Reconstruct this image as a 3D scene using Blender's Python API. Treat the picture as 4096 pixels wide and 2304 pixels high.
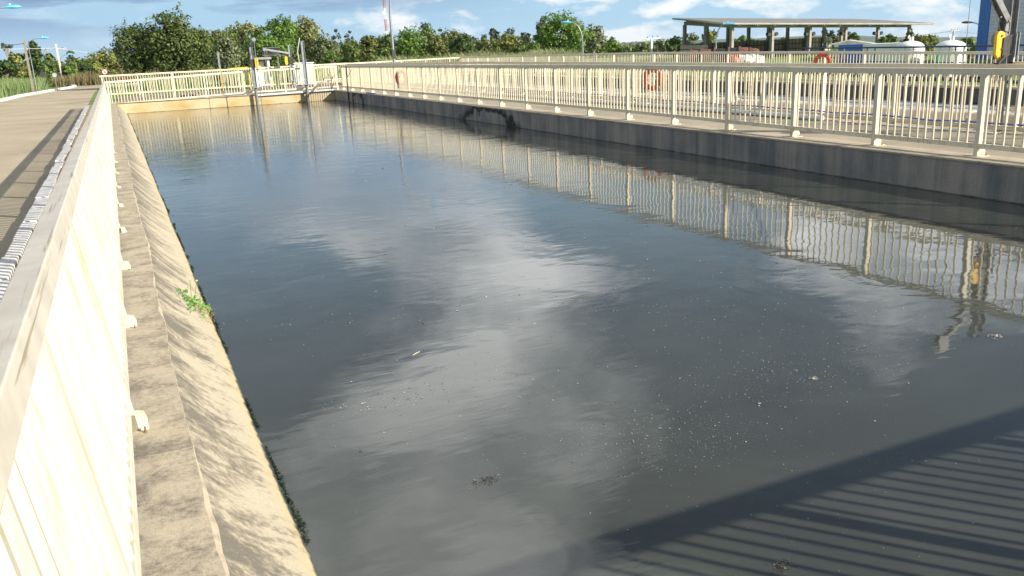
import bpy, math, random
import numpy as np
from mathutils import Vector, Matrix
R = math.radians
for o in list(bpy.data.objects): bpy.data.objects.remove(o)
scene = bpy.context.scene
col = scene.collection

# ------------------------------------------------------------------ camera
F_PX, PITCH, ROLL, YAW, CAMZ = 3418.68, 0.2748, -0.0455, 0.4179, 1.6144
fw = np.array([math.sin(YAW)*math.cos(PITCH), math.cos(YAW)*math.cos(PITCH), -math.sin(PITCH)])
rt = np.array([math.cos(YAW), -math.sin(YAW), 0.0])
up = np.cross(rt, fw)
rt2 = rt*math.cos(ROLL)+up*math.sin(ROLL); up2 = -rt*math.sin(ROLL)+up*math.cos(ROLL)
cam_data = bpy.data.cameras.new("camera"); cam = bpy.data.objects.new("camera", cam_data); col.objects.link(cam)
cam_data.sensor_width = 36; cam_data.lens = 36*F_PX/4096
cam_data.clip_start = 0.02; cam_data.clip_end = 20000
M = Matrix(((rt2[0], up2[0], -fw[0], 0), (rt2[1], up2[1], -fw[1], 0), (rt2[2], up2[2], -fw[2], CAMZ), (0, 0, 0, 1)))
cam.matrix_world = M
scene.camera = cam

# ------------------------------------------------------------------ light and sky
SUN = Vector((1.32, -1.58, 1.0)).normalized()          # direction towards the sun
SUN_EL = math.asin(SUN.z); SUN_AZ = math.atan2(SUN.x, SUN.y)
sl = bpy.data.lights.new("sun", 'SUN'); sl.energy = 5.0; sl.angle = R(0.55); sl.color = (1.0, 0.93, 0.80)
so = bpy.data.objects.new("sun", sl); col.objects.link(so)
so.rotation_euler = SUN.to_track_quat('Z', 'Y').to_euler(); so.location = (30, -30, 40)

world = bpy.data.worlds.new("World"); scene.world = world; world.use_nodes = True
wn = world.node_tree; wn.nodes.clear()
def wnode(t, **k):
    n = wn.nodes.new(t)
    for a, b in k.items(): setattr(n, a, b)
    return n
L = wn.links.new
sky = wnode('ShaderNodeTexSky', sky_type='NISHITA', sun_disc=False, sun_elevation=SUN_EL, sun_rotation=SUN_AZ,
            air_density=1.0, dust_density=1.2, ozone_density=2.5, altitude=800)
tc = wnode('ShaderNodeTexCoord')
sep = wnode('ShaderNodeSeparateXYZ'); L(tc.outputs['Generated'], sep.inputs[0])
def wmath(op, a, b=None, c=None, clamp=False):
    n = wnode('ShaderNodeMath', operation=op, use_clamp=clamp)
    for i, v in enumerate((a, b, c)):
        if v is None: continue
        if isinstance(v, (int, float)): n.inputs[i].default_value = v
        else: L(v, n.inputs[i])
    return n.outputs[0]
def wramp(fac, stops):
    n = wnode('ShaderNodeValToRGB'); L(fac, n.inputs[0])
    e = n.color_ramp.elements
    while len(e) < len(stops): e.new(0.5)
    for i, (p, c) in enumerate(stops): e[i].position = p; e[i].color = (*c, 1) if len(c) == 3 else c
    return n.outputs[0]
def wnoise(vec, scale, detail=6, rough=0.55, dist=0.0):
    n = wnode('ShaderNodeTexNoise'); n.inputs['Scale'].default_value = scale; n.inputs['Detail'].default_value = detail
    n.inputs['Roughness'].default_value = rough; n.inputs['Distortion'].default_value = dist
    L(vec, n.inputs['Vector']); return n.outputs['Fac']
zz = wmath('MAXIMUM', sep.outputs[2], 0.0)
den = wmath('ADD', zz, 0.22)
cx_ = wmath('DIVIDE', sep.outputs[0], den); cy_ = wmath('DIVIDE', sep.outputs[1], den)
comb = wnode('ShaderNodeCombineXYZ'); L(cx_, comb.inputs[0]); L(cy_, comb.inputs[1]); comb.inputs[2].default_value = 0.0
CLOUD_MASSES = [(18.0, 25.3, 0.34, 0.28), (23.7, 21.6, 0.24, 0.24), (15.0, 9.5, 0.26, 0.17), (12.0, 31.0, 0.1, 0.2), (47.8, 15.4, 0.24, 0.26), (31.6, 29.8, 0.22, -0.2), (5.2, 17.3, 0.26, -0.35), (35.2, 17.6, 0.25, -0.25), (14.6, 14.8, 0.2, -0.2), (50.2, 26.6, 0.35, -0.25), (2.6, 8.3, 0.2, -0.1)]
CLOFF = (5.5, 2.2, 0.0)
mpc = wnode('ShaderNodeMapping'); mpc.inputs['Location'].default_value = CLOFF; L(comb.outputs[0], mpc.inputs[0])
cl1 = wnoise(mpc.outputs[0], 1.6, 7, 0.56, 0.3)
# puffy cumulus low over the horizon, built in direction space
mp = wnode('ShaderNodeMapping'); mp.inputs['Scale'].default_value = (1.0, 1.0, 2.6); mp.inputs['Location'].default_value = (3.1, 0.4, 0.2)
L(tc.outputs['Generated'], mp.inputs[0])
cl2 = wnoise(mp.outputs[0], 11.0, 8, 0.56, 0.15)
# long grey stratus bands, towards the left (x < 0.3)
mp3 = wnode('ShaderNodeMapping'); mp3.inputs['Scale'].default_value = (1.0, 1.0, 9.0); mp3.inputs['Location'].default_value = (0.6, 0.0, 0.35)
L(tc.outputs['Generated'], mp3.inputs[0])
cl3 = wnoise(mp3.outputs[0], 3.2, 6, 0.55, 0.2)
# the larger cloud masses overhead and the clear gaps between them (sky azimuth and elevation in degrees, spread, weight)
for az, el, sp_, wt in CLOUD_MASSES:
    d_ = (math.sin(R(az))*math.cos(R(el)), math.cos(R(az))*math.cos(R(el)), math.sin(R(el)))
    vd = wnode('ShaderNodeVectorMath', operation='DISTANCE'); L(tc.outputs['Generated'], vd.inputs[0]); vd.inputs[1].default_value = d_
    g_ = wmath('SUBTRACT', 1.0, wmath('DIVIDE', vd.outputs['Value'], sp_), clamp=True)
    cl1 = wmath('ADD', cl1, wmath('MULTIPLY', wmath('MULTIPLY', g_, g_), wt))
highmask = wmath('MULTIPLY', wmath('SUBTRACT', zz, 0.10), 9.0, clamp=True)
m1 = wramp(cl1, [(0.46, (0, 0, 0)), (0.62, (1, 1, 1))])
m1 = wmath('MULTIPLY', m1, highmask)
m2 = wmath('MULTIPLY', wramp(cl2, [(0.49, (0, 0, 0)), (0.60, (1, 1, 1))]), wmath('SUBTRACT', 1.0, highmask))
rightm = wmath('MULTIPLY', wmath('SUBTRACT', sep.outputs[0], 0.12), 5.0, clamp=True)
m2 = wmath('MULTIPLY', m2, wmath('ADD', wmath('MULTIPLY', rightm, 0.75), 0.25))
leftm = wmath('SUBTRACT', 1.0, wmath('MULTIPLY', wmath('SUBTRACT', sep.outputs[0], 0.15), 3.0, clamp=True))
upm = wmath('MULTIPLY', wmath('SUBTRACT', zz, 0.022), 30.0, clamp=True)
m3 = wmath('MULTIPLY', wmath('MULTIPLY', wramp(cl3, [(0.43, (0, 0, 0)), (0.51, (1, 1, 1))]), wmath('SUBTRACT', 1.0, highmask)), wmath('MULTIPLY', leftm, upm))
def wmix(fac, a, b):
    n = wnode('ShaderNodeMix', data_type='RGBA')
    L(fac, n.inputs[0])
    for s, v in ((6, a), (7, b)):
        if isinstance(v, tuple): n.inputs[s].default_value = (*v, 1)
        else: L(v, n.inputs[s])
    return n.outputs[2]
# scene-linear cloud radiance (before the background strength)
skyc = wnode('ShaderNodeMix', data_type='RGBA', blend_type='MULTIPLY'); skyc.inputs[0].default_value = 1.0
L(sky.outputs[0], skyc.inputs[6]); skyc.inputs[7].default_value = (0.92, 0.82, 0.74, 1)
cshade = wramp(wnoise(mpc.outputs[0], 2.4, 5, 0.5), [(0.40, (4.5, 5.0, 5.6)), (0.62, (13.0, 13.2, 13.4))])
# clear air near the horizon: pale blue, a little paler to the right
lowmask = wmath('SUBTRACT', 1.0, wmath('MULTIPLY', wmath('SUBTRACT', zz, 0.05), 4.0, clamp=True))
side = wmath('MULTIPLY', wmath('ADD', sep.outputs[0], 0.1), 1.3, clamp=True)
hcol = wmix(side, (3.0, 4.9, 6.6), (3.3, 5.4, 7.1))
c = wmix(wmath('MULTIPLY', lowmask, 0.92), skyc.outputs[2], hcol)
c = wmix(m1, c, cshade)
c = wmix(wmath('MULTIPLY', m2, 0.95), c, (8.0, 8.1, 8.0))
c = wmix(wmath('MULTIPLY', m3, 0.95), c, (1.8, 2.75, 4.4))
bg = wnode('ShaderNodeBackground'); L(c, bg.inputs[0]); bg.inputs[1].default_value = 0.08
wo = wnode('ShaderNodeOutputWorld'); L(bg.outputs[0], wo.inputs[0])
scene.view_settings.view_transform = 'Standard'; scene.view_settings.look = 'None'
scene.view_settings.exposure = 0.72; scene.view_settings.gamma = 1.0

# ------------------------------------------------------------------ pixel helpers (full-size photograph pixels -> points in the place)
C0 = np.array([0, 0, CAMZ])
def ray(px, py): return (px-2048)/F_PX*rt2-(py-1152)/F_PX*up2+fw
def at(px, py, D):
    v = ray(px, py); return C0+v/math.hypot(v[0], v[1])*D
def ony(px, py, y): v = ray(px, py); return C0+v*y/v[1]
def onx(px, py, x): v = ray(px, py); return C0+v*x/v[0]
def onz(px, py, z): v = ray(px, py); return C0+v*(z-CAMZ)/v[2]
def proj(x, y, z):
    d = np.array([x, y, z])-C0; w = d@fw
    return 2048+F_PX*(d@rt2)/w, 1152-F_PX*(d@up2)/w
def zfor(x, y, py):
    lo, hi = -40.0, 120.0
    for _ in range(50):
        m = (lo+hi)/2
        if proj(x, y, m)[1] > py: lo = m
        else: hi = m
    return (lo+hi)/2
def depth(x, y, z): return float((np.array([x, y, z])-C0)@fw)

# ------------------------------------------------------------------ materials
MATS = {}
def new_mat(name):
    m = bpy.data.materials.new(name); m.use_nodes = True
    nt = m.node_tree; return m, nt, nt.nodes['Principled BSDF']
def lnk(nt, a, b): nt.links.new(a, b)
def texc(nt, scale=(1, 1, 1), rot=(0, 0, 0), world=True):
    if world:
        g = nt.nodes.new('ShaderNodeNewGeometry'); src = g.outputs['Position']
    else:
        g = nt.nodes.new('ShaderNodeTexCoord'); src = g.outputs['Object']
    mp = nt.nodes.new('ShaderNodeMapping'); mp.inputs['Scale'].default_value = scale; mp.inputs['Rotation'].default_value = rot
    lnk(nt, src, mp.inputs[0]); return mp.outputs[0]
def noise(nt, vec, scale, detail=5, rough=0.55, dist=0.0):
    n = nt.nodes.new('ShaderNodeTexNoise'); n.inputs['Scale'].default_value = scale; n.inputs['Detail'].default_value = detail
    n.inputs['Roughness'].default_value = rough; n.inputs['Distortion'].default_value = dist
    lnk(nt, vec, n.inputs['Vector']); return n.outputs['Fac']
def ramp(nt, fac, stops):
    n = nt.nodes.new('ShaderNodeValToRGB'); lnk(nt, fac, n.inputs[0]); e = n.color_ramp.elements
    while len(e) < len(stops): e.new(0.5)
    for i, (p, c) in enumerate(stops): e[i].position = p; e[i].color = (*c, 1)
    return n.outputs[0]
def mixc(nt, fac, a, b, mode='MIX'):
    n = nt.nodes.new('ShaderNodeMix'); n.data_type = 'RGBA'; n.blend_type = mode
    for s, v in ((0, fac), (6, a), (7, b)):
        if isinstance(v, (int, float)): n.inputs[s].default_value = v
        elif isinstance(v, tuple): n.inputs[s].default_value = (*v, 1)
        else: lnk(nt, v, n.inputs[s])
    return n.outputs[2]
def mth(nt, op, a, b=None, clamp=False):
    n = nt.nodes.new('ShaderNodeMath'); n.operation = op; n.use_clamp = clamp
    for i, v in enumerate((a, b)):
        if v is None: continue
        if isinstance(v, (int, float)): n.inputs[i].default_value = v
        else: lnk(nt, v, n.inputs[i])
    return n.outputs[0]
def bump(nt, bsdf, h, strength, dist):
    b = nt.nodes.new('ShaderNodeBump'); b.inputs['Strength'].default_value = strength; b.inputs['Distance'].default_value = dist
    lnk(nt, h, b.inputs['Height']); lnk(nt, b.outputs[0], bsdf.inputs['Normal'])
def simple(name, c, rough=0.6, metal=0.0, var=0.18, scale=3.0, c2=None, spec=0.5):
    """painted or weathered surface: base colour broken by two sizes of noise"""
    if name in MATS: return MATS[name]
    m, nt, b = new_mat(name); v = texc(nt)
    n1 = noise(nt, v, scale, 6, 0.6); n2 = noise(nt, v, scale*9, 4, 0.6)
    d = tuple(max(0, x*(1-var*1.6)) for x in c) if c2 is None else c2
    l = tuple(min(1, x*(1+var*0.5)) for x in c)
    cc = ramp(nt, mth(nt, 'ADD', mth(nt, 'MULTIPLY', n1, 0.65), mth(nt, 'MULTIPLY', n2, 0.35)), [(0.36, d), (0.5, c), (0.68, l)])
    lnk(nt, cc, b.inputs['Base Color']); b.inputs['Roughness'].default_value = rough; b.inputs['Metallic'].default_value = metal
    b.inputs['Specular IOR Level'].default_value = spec
    MATS[name] = m; return m
CREAM = simple('cream_paint', (0.73, 0.655, 0.48), 0.5, var=0.10, scale=2.0)
def cream_left():
    m, nt, b = new_mat('weathered_cream_paint')
    v = texc(nt, (1, 1, 0.12)); v2 = texc(nt)
    n = noise(nt, v, 16, 5, 0.6); n2 = noise(nt, v2, 60, 4, 0.7)
    c = ramp(nt, n, [(0.34, (0.50, 0.44, 0.29)), (0.43, (0.55, 0.515, 0.41)), (0.62, (0.59, 0.565, 0.48))])
    sp = ramp(nt, n2, [(0.24, (0.30, 0.22, 0.13)), (0.285, (1, 1, 1))])
    lnk(nt, mixc(nt, 1.0, c, sp, 'MULTIPLY'), b.inputs['Base Color']); b.inputs['Roughness'].default_value = 0.5
    return m
def add_rust(m):
    nt = m.node_tree; b = nt.nodes['Principled BSDF']; src = b.inputs['Base Color'].links[0].from_socket
    geo = nt.nodes.new('ShaderNodeNewGeometry'); sp = nt.nodes.new('ShaderNodeSeparateXYZ'); lnk(nt, geo.outputs['Position'], sp.inputs[0])
    lo = mth(nt, 'SUBTRACT', 1.0, mth(nt, 'MULTIPLY', sp.outputs[2], 4.5), clamp=True)
    n = noise(nt, texc(nt, (1, 1, .5)), 14, 5, .65)
    f = mth(nt, 'MULTIPLY', ramp(nt, n, [(0.52, (0, 0, 0)), (0.62, (1, 1, 1))]), mth(nt, 'ADD', mth(nt, 'MULTIPLY', lo, .55), .10))
    lnk(nt, mixc(nt, f, src, (0.30, 0.17, 0.08)), b.inputs['Base Color'])
add_rust(CREAM)
CREAM_L = cream_left()
def rail_top():
    m, nt, b = new_mat('chalky_handrail')
    v = texc(nt, (9, 0.22, 9)); v2 = texc(nt)
    n = noise(nt, v, 5, 6, 0.65, 0.6); n2 = noise(nt, v2, 7, 5)
    c = ramp(nt, n2, [(0.35, (0.48, 0.445, 0.375)), (0.65, (0.57, 0.535, 0.455))])
    d = ramp(nt, n, [(0.34, (0.50, 0.43, 0.33)), (0.42, (1, 1, 1))])
    lnk(nt, mixc(nt, 0.8, c, d, 'MULTIPLY'), b.inputs['Base Color']); b.inputs['Roughness'].default_value = 0.55
    return m
RAILTOP = rail_top()
CONC = simple('pale_concrete', (0.40, 0.345, 0.26), 0.9, var=0.25, scale=2.2)
GALV = simple('galvanised_steel', (0.30, 0.32, 0.34), 0.45, 0.6, var=0.22, scale=8)
GALVD = simple('dull_galvanised_steel', (0.20, 0.21, 0.21), 0.6, 0.3, var=0.3, scale=9)
YEL = simple('yellow_paint', (0.80, 0.47, 0.03), 0.4, var=0.12, scale=6)
DARK = simple('dark_steel', (0.05, 0.047, 0.043), 0.5, 0.3, var=0.3, scale=10)
RUST = simple('rusty_steel', (0.16, 0.07, 0.045), 0.8, var=0.35, scale=6)
BLACK = simple('black_rubber', (0.018, 0.018, 0.02), 0.5, var=0.3, scale=8)
WHITE = simple('white_paint', (0.80, 0.80, 0.79), 0.5, var=0.10, scale=1.2)
KERBW = simple('worn_white_kerb_paint', (0.66, 0.64, 0.61), 0.85, var=0.22, scale=5)
BLUE = simple('blue_paint', (0.045, 0.17, 0.52), 0.5, var=0.12, scale=1.0)
NAVY = simple('navy_paint', (0.02, 0.04, 0.11), 0.5, var=0.15)
SKYB = simple('light_blue_lamp', (0.10, 0.45, 0.80), 0.4, var=0.1)
ORANGE = simple('orange_plastic', (0.72, 0.085, 0.02), 0.45, var=0.14, scale=9)
ROPE = simple('pale_rope', (0.55, 0.53, 0.50), 0.9, var=0.3, scale=40)
PVC = simple('white_pvc', (0.72, 0.74, 0.75), 0.4, var=0.12, scale=5)
HOSE = simple('blue_hose', (0.10, 0.16, 0.50), 0.4, var=0.15, scale=8)
PIPEB = simple('beige_pipe', (0.62, 0.54, 0.43), 0.55, var=0.18, scale=2.5)
GREYC = simple('grey_column_concrete', (0.33, 0.31, 0.28), 0.9, var=0.25, scale=1.5)
WOODP = simple('grey_timber', (0.28, 0.23, 0.18), 0.85, var=0.3, scale=4)
POLEC = simple('pale_pole_concrete', (0.52, 0.49, 0.45), 0.85, var=0.2, scale=2)
TWR = simple('tower_red', (0.5, 0.12, 0.09), 0.6, var=0.1)

def concrete_streak(name, base, dark, axis, dens=0.5, extra=None, light=None, band=None):
    """concrete face with vertical run-off stains; axis = stretch vector"""
    m, nt, b = new_mat(name)
    v = texc(nt, axis); v2 = texc(nt)
    n = noise(nt, v, 2.0, 6, 0.62, 0.4); n2 = noise(nt, v2, 1.1, 5); n3 = noise(nt, v2, 40, 4, 0.7)
    f = mth(nt, 'ADD', mth(nt, 'MULTIPLY', n, 0.6), mth(nt, 'MULTIPLY', n2, 0.4))
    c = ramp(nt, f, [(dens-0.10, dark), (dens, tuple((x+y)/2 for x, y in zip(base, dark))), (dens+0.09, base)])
    g = ramp(nt, n3, [(0.3, (0.80, 0.80, 0.80)), (0.6, (1.06, 1.06, 1.06))])
    c = mixc(nt, 0.8, c, g, 'MULTIPLY')
    geo = nt.nodes.new('ShaderNodeNewGeometry'); sp = nt.nodes.new('ShaderNodeSeparateXYZ'); lnk(nt, geo.outputs['Position'], sp.inputs[0])
    if extra: c = extra(nt, c, sp, v2)
    lnk(nt, c, b.inputs['Base Color']); b.inputs['Roughness'].default_value = 0.9
    bump(nt, b, n3, 0.35, 0.003)
    return m
def tide(nt, c, sp, v2):
    """damp algae line just above the water"""
    wob = noise(nt, v2, 6, 3)
    h = mth(nt, 'ADD', sp.outputs[2], mth(nt, 'MULTIPLY', wob, -0.03))
    k = ramp(nt, mth(nt, 'ADD', mth(nt, 'MULTIPLY', h, 8.0), 3.95), [(0.15, (1, 1, 1)), (0.35, (0, 0, 0))])
    return mixc(nt, k, c, (0.035, 0.035, 0.03))
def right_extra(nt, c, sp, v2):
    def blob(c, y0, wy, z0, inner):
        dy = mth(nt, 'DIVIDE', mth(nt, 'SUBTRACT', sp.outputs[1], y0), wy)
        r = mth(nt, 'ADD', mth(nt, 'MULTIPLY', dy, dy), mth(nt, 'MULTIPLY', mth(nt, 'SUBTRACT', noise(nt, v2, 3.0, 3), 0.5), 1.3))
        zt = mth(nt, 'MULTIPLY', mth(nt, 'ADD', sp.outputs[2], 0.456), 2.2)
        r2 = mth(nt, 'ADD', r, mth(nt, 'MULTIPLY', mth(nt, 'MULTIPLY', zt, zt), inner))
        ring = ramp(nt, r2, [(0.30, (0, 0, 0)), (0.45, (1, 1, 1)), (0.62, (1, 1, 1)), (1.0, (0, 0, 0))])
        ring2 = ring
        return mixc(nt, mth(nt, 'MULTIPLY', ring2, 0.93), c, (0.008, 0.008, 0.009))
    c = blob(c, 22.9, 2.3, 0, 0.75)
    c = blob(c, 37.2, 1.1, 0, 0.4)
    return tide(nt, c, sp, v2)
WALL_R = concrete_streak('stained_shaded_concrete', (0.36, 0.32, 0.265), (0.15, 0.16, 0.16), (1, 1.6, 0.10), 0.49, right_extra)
WALL_F = concrete_streak('ochre_concrete', (0.50, 0.42, 0.26), (0.40, 0.27, 0.09), (0.35, 1, 1.2), 0.45, tide)
WALL_3 = concrete_streak('grey_rough_wall', (0.17, 0.155, 0.15), (0.08, 0.08, 0.08), (1, 0.5, 0.25), 0.47, tide)

def slope_mat():
    m, nt, b = new_mat('streaked_bank_concrete')
    geo = nt.nodes.new('ShaderNodeNewGeometry'); sp = nt.nodes.new('ShaderNodeSeparateXYZ'); lnk(nt, geo.outputs['Position'], sp.inputs[0])
    x, y, z = sp.outputs
    # streak coordinate: mostly across the bank, slightly skewed along it
    yy = mth(nt, 'SUBTRACT', y, mth(nt, 'MULTIPLY', x, 0.75))
    cb = nt.nodes.new('ShaderNodeCombineXYZ'); lnk(nt, yy, cb.inputs[0]); lnk(nt, mth(nt, 'MULTIPLY', x, 0.55), cb.inputs[1])
    s1 = noise(nt, cb.outputs[0], 3.6, 8, 0.66, 0.5)
    s2 = noise(nt, cb.outputs[0], 15.0, 6, 0.65, 0.3)
    v = texc(nt); g = noise(nt, v, 120, 4, 0.75); g2 = noise(nt, v, 26, 5, 0.6)
    hgt = mth(nt, 'ADD', mth(nt, 'MULTIPLY', z, 0.30), 0.055)       # more dirt near the lip, cleaner low down
    f = mth(nt, 'ADD', mth(nt, 'ADD', mth(nt, 'MULTIPLY', s1, 0.52), mth(nt, 'MULTIPLY', s2, 0.28)), mth(nt, 'MULTIPLY', g2, 0.20))
    f = mth(nt, 'SUBTRACT', f, hgt)
    c = ramp(nt, f, [(0.435, (0.155, 0.14, 0.11)), (0.485, (0.27, 0.235, 0.175)), (0.53, (0.42, 0.37, 0.275)), (0.75, (0.50, 0.44, 0.33))])
    c = mixc(nt, 0.9, c, ramp(nt, g, [(0.32, (0.66, 0.66, 0.66)), (0.5, (1, 1, 1))]), 'MULTIPLY')
    pits = ramp(nt, noise(nt, v, 60, 3, 0.5), [(0.66, (0, 0, 0)), (0.70, (1, 1, 1))])
    c = mixc(nt, mth(nt, 'MULTIPLY', pits, 0.5), c, (0.55, 0.45, 0.31))
    # wet ochre foot then black line
    wob = mth(nt, 'MULTIPLY', noise(nt, v, 9, 4, 0.6), 0.07)
    k = mth(nt, 'ADD', z, wob)
    och = ramp(nt, mth(nt, 'ADD', mth(nt, 'MULTIPLY', k, 4.0), 2.0), [(0.30, (1, 1, 1)), (0.75, (0, 0, 0))])
    c = mixc(nt, mth(nt, 'MULTIPLY', och, 0.55), c, (0.47, 0.36, 0.16))
    blk = ramp(nt, mth(nt, 'ADD', mth(nt, 'MULTIPLY', k, 10.0), 4.95), [(0.78, (1, 1, 1)), (0.95, (0, 0, 0))])
    c = mixc(nt, blk, c, (0.05, 0.06, 0.045))
    lnk(nt, c, b.inputs['Base Color']); b.inputs['Roughness'].default_value = 0.92
    bump(nt, b, mth(nt, 'ADD', g, mth(nt, 'MULTIPLY', g2, 2.0)), 0.5, 0.004)
    return m
SLOPE = slope_mat()
def coping_mat():
    m, nt, b = new_mat('speckled_coping_concrete'); v = texc(nt); va = texc(nt, (1.0, 1.15, 1))
    n = noise(nt, va, 4.5, 7, 0.62, 0.3); g = noise(nt, v, 150, 4, 0.75); n2 = noise(nt, v, 32, 5, 0.7)
    f = mth(nt, 'ADD', mth(nt, 'MULTIPLY', n, 0.55), mth(nt, 'MULTIPLY', n2, 0.45))
    c = ramp(nt, f, [(0.39, (0.20, 0.175, 0.135)), (0.46, (0.32, 0.275, 0.21)), (0.53, (0.43, 0.37, 0.275)), (0.66, (0.50, 0.43, 0.32))])
    c = mixc(nt, 0.95, c, ramp(nt, g, [(0.34, (0.60, 0.60, 0.60)), (0.52, (1.03, 1.03, 1.03))]), 'MULTIPLY')
    # expansion joints every 1.754 m
    geo = nt.nodes.new('ShaderNodeNewGeometry'); sp = nt.nodes.new('ShaderNodeSeparateXYZ'); lnk(nt, geo.outputs['Position'], sp.inputs[0])
    q = mth(nt, 'FRACT', mth(nt, 'DIVIDE', mth(nt, 'ADD', mth(nt, 'SUBTRACT', sp.outputs[1], 3.75), mth(nt, 'MULTIPLY', n, 0.10)), 1.754))
    j = ramp(nt, q, [(0.0, (1, 1, 1)), (0.012, (0.6, 0.6, 0.6)), (0.075, (0, 0, 0))])
    c = mixc(nt, mth(nt, 'MULTIPLY', j, 0.55), c, (0.10, 0.09, 0.075))
    lnk(nt, c, b.inputs['Base Color']); b.inputs['Roughness'].default_value = 0.93
    bump(nt, b, mth(nt, 'ADD', g, n2), 0.5, 0.004)
    return m
COPING = coping_mat()
LIP = simple('broken_lip_concrete', (0.42, 0.36, 0.265), 0.9, var=0.25, scale=8)

def water_mat(name, base, foam=False):
    m, nt, b = new_mat(name)
    v = texc(nt)
    big = noise(nt, v, 0.28, 3, 0.5, 0.4)
    # silty swirls in the turbid water
    sil = noise(nt, v, 0.55, 5, 0.6, 1.5)
    c = ramp(nt, sil, [(0.3, tuple(x*0.8 for x in base)), (0.7, tuple(x*1.22 for x in base))])
    # ripples: fine cross waves, longer swell, calm and ruffled patches
    va = texc(nt, (1.0, 1.0, 1), (0, 0, 0.35)); vb = texc(nt, (0.55, 1.6, 1), (0, 0, -0.25))
    r1 = noise(nt, vb, 5.0, 3, 0.5, 0.3); r2 = noise(nt, va, 1.6, 2, 0.5, 0.5); r3 = noise(nt, vb, 16.0, 3, 0.55, 0.4)
    geo = nt.nodes.new('ShaderNodeNewGeometry'); sp = nt.nodes.new('ShaderNodeSeparateXYZ'); lnk(nt, geo.outputs['Position'], sp.inputs[0])
    patch = ramp(nt, noise(nt, texc(nt, (0.7, 1.3, 1)), 0.6, 3, 0.55, 0.6), [(0.42, (0.12, 0.12, 0.12)), (0.66, (1, 1, 1))])
    far = mth(nt, 'ADD', mth(nt, 'MULTIPLY', mth(nt, 'MULTIPLY', mth(nt, 'SUBTRACT', sp.outputs[1], 8.0), 0.045, clamp=True), 4.5), 0.22)
    h = mth(nt, 'ADD', mth(nt, 'MULTIPLY', r2, 0.8), mth(nt, 'MULTIPLY', r1, 0.16))
    h = mth(nt, 'ADD', h, mth(nt, 'MULTIPLY', mth(nt, 'MULTIPLY', r3, 0.11), mth(nt, 'MULTIPLY', patch, far)))
    h = mth(nt, 'ADD', h, mth(nt, 'MULTIPLY', mth(nt, 'MULTIPLY', noise(nt, texc(nt, (0.45, 1.9, 1), (0, 0, -0.32)), 3.4, 3, 0.5, 0.3), 0.26), mth(nt, 'SUBTRACT', far, 0.22)))
    b.inputs['Roughness'].default_value = 0.03; b.inputs['IOR'].default_value = 1.62
    if foam:
        fo = noise(nt, texc(nt, (0.6, 0.25, 1)), 2.2, 7, 0.65, 0.8)
        k = ramp(nt, fo, [(0.40, (0, 0, 0)), (0.50, (1, 1, 1))])
        c = mixc(nt, k, c, (0.42, 0.43, 0.44))
        lnk(nt, mth(nt, 'ADD', mth(nt, 'MULTIPLY', k, 0.8), 0.04), b.inputs['Roughness'])
    lnk(nt, c, b.inputs['Base Color'])
    bump(nt, b, h, 1.0, 0.006)
    return m
WATER = water_mat('dark_turbid_water', (0.054, 0.059, 0.051))
WATER2 = water_mat('foamy_grey_water', (0.05, 0.055, 0.055), True)

def ground_mat(name, stops, scale, gscale=30, bs=0.3):
    m, nt, b = new_mat(name); v = texc(nt)
    n = noise(nt, v, scale, 6, 0.6, 0.3); g = noise(nt, v, gscale, 5, 0.7)
    f = mth(nt, 'ADD', mth(nt, 'MULTIPLY', n, 0.7), mth(nt, 'MULTIPLY', g, 0.3))
    lnk(nt, ramp(nt, f, stops), b.inputs['Base Color']); b.inputs['Roughness'].default_value = 0.95
    bump(nt, b, g, bs, 0.01)
    return m
GRASSM = ground_mat('lawn_grass', [(0.35, (0.07, 0.12, 0.022)), (0.5, (0.12, 0.19, 0.035)), (0.65, (0.20, 0.26, 0.06))], 0.5, 12)
ROADM = ground_mat('dusty_asphalt', [(0.33, (0.27, 0.225, 0.155)), (0.48, (0.37, 0.31, 0.215)), (0.60, (0.42, 0.355, 0.25)), (0.72, (0.44, 0.33, 0.17))], 0.35, 40)
PAVER = ground_mat('ochre_pavers', [(0.35, (0.30, 0.21, 0.12)), (0.55, (0.45, 0.33, 0.19)), (0.7, (0.50, 0.40, 0.26))], 1.6, 25)
WALK = ground_mat('worn_walkway', [(0.35, (0.23, 0.20, 0.155)), (0.5, (0.31, 0.27, 0.205)), (0.68, (0.37, 0.325, 0.25))], 0.8, 30)
HILL = simple('wooded_hill', (0.06, 0.09, 0.05), 0.95, var=0.3, scale=0.01)

def leaf_mat(name, dark, mid, light, trans=0.25):
    if name in MATS: return MATS[name]
    m, nt, b = new_mat(name)
    g = nt.nodes.new('ShaderNodeNewGeometry')
    v = texc(nt); n = noise(nt, v, 0.5, 3)
    f = mth(nt, 'ADD', mth(nt, 'MULTIPLY', g.outputs['Random Per Island'], 0.65), mth(nt, 'MULTIPLY', n, 0.35))
    c = ramp(nt, f, [(0.12, dark), (0.48, mid), (0.88, light)])
    lnk(nt, c, b.inputs['Base Color']); b.inputs['Roughness'].default_value = 0.55
    b.inputs['Specular IOR Level'].default_value = 0.3
    t = nt.nodes.new('ShaderNodeBsdfTranslucent'); lnk(nt, c, t.inputs[0])
    mx = nt.nodes.new('ShaderNodeMixShader'); mx.inputs[0].default_value = trans
    lnk(nt, b.outputs[0], mx.inputs[1]); lnk(nt, t.outputs[0], mx.inputs[2])
    lnk(nt, mx.outputs[0], nt.nodes['Material Output'].inputs[0])
    MATS[name] = m; return m
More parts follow.
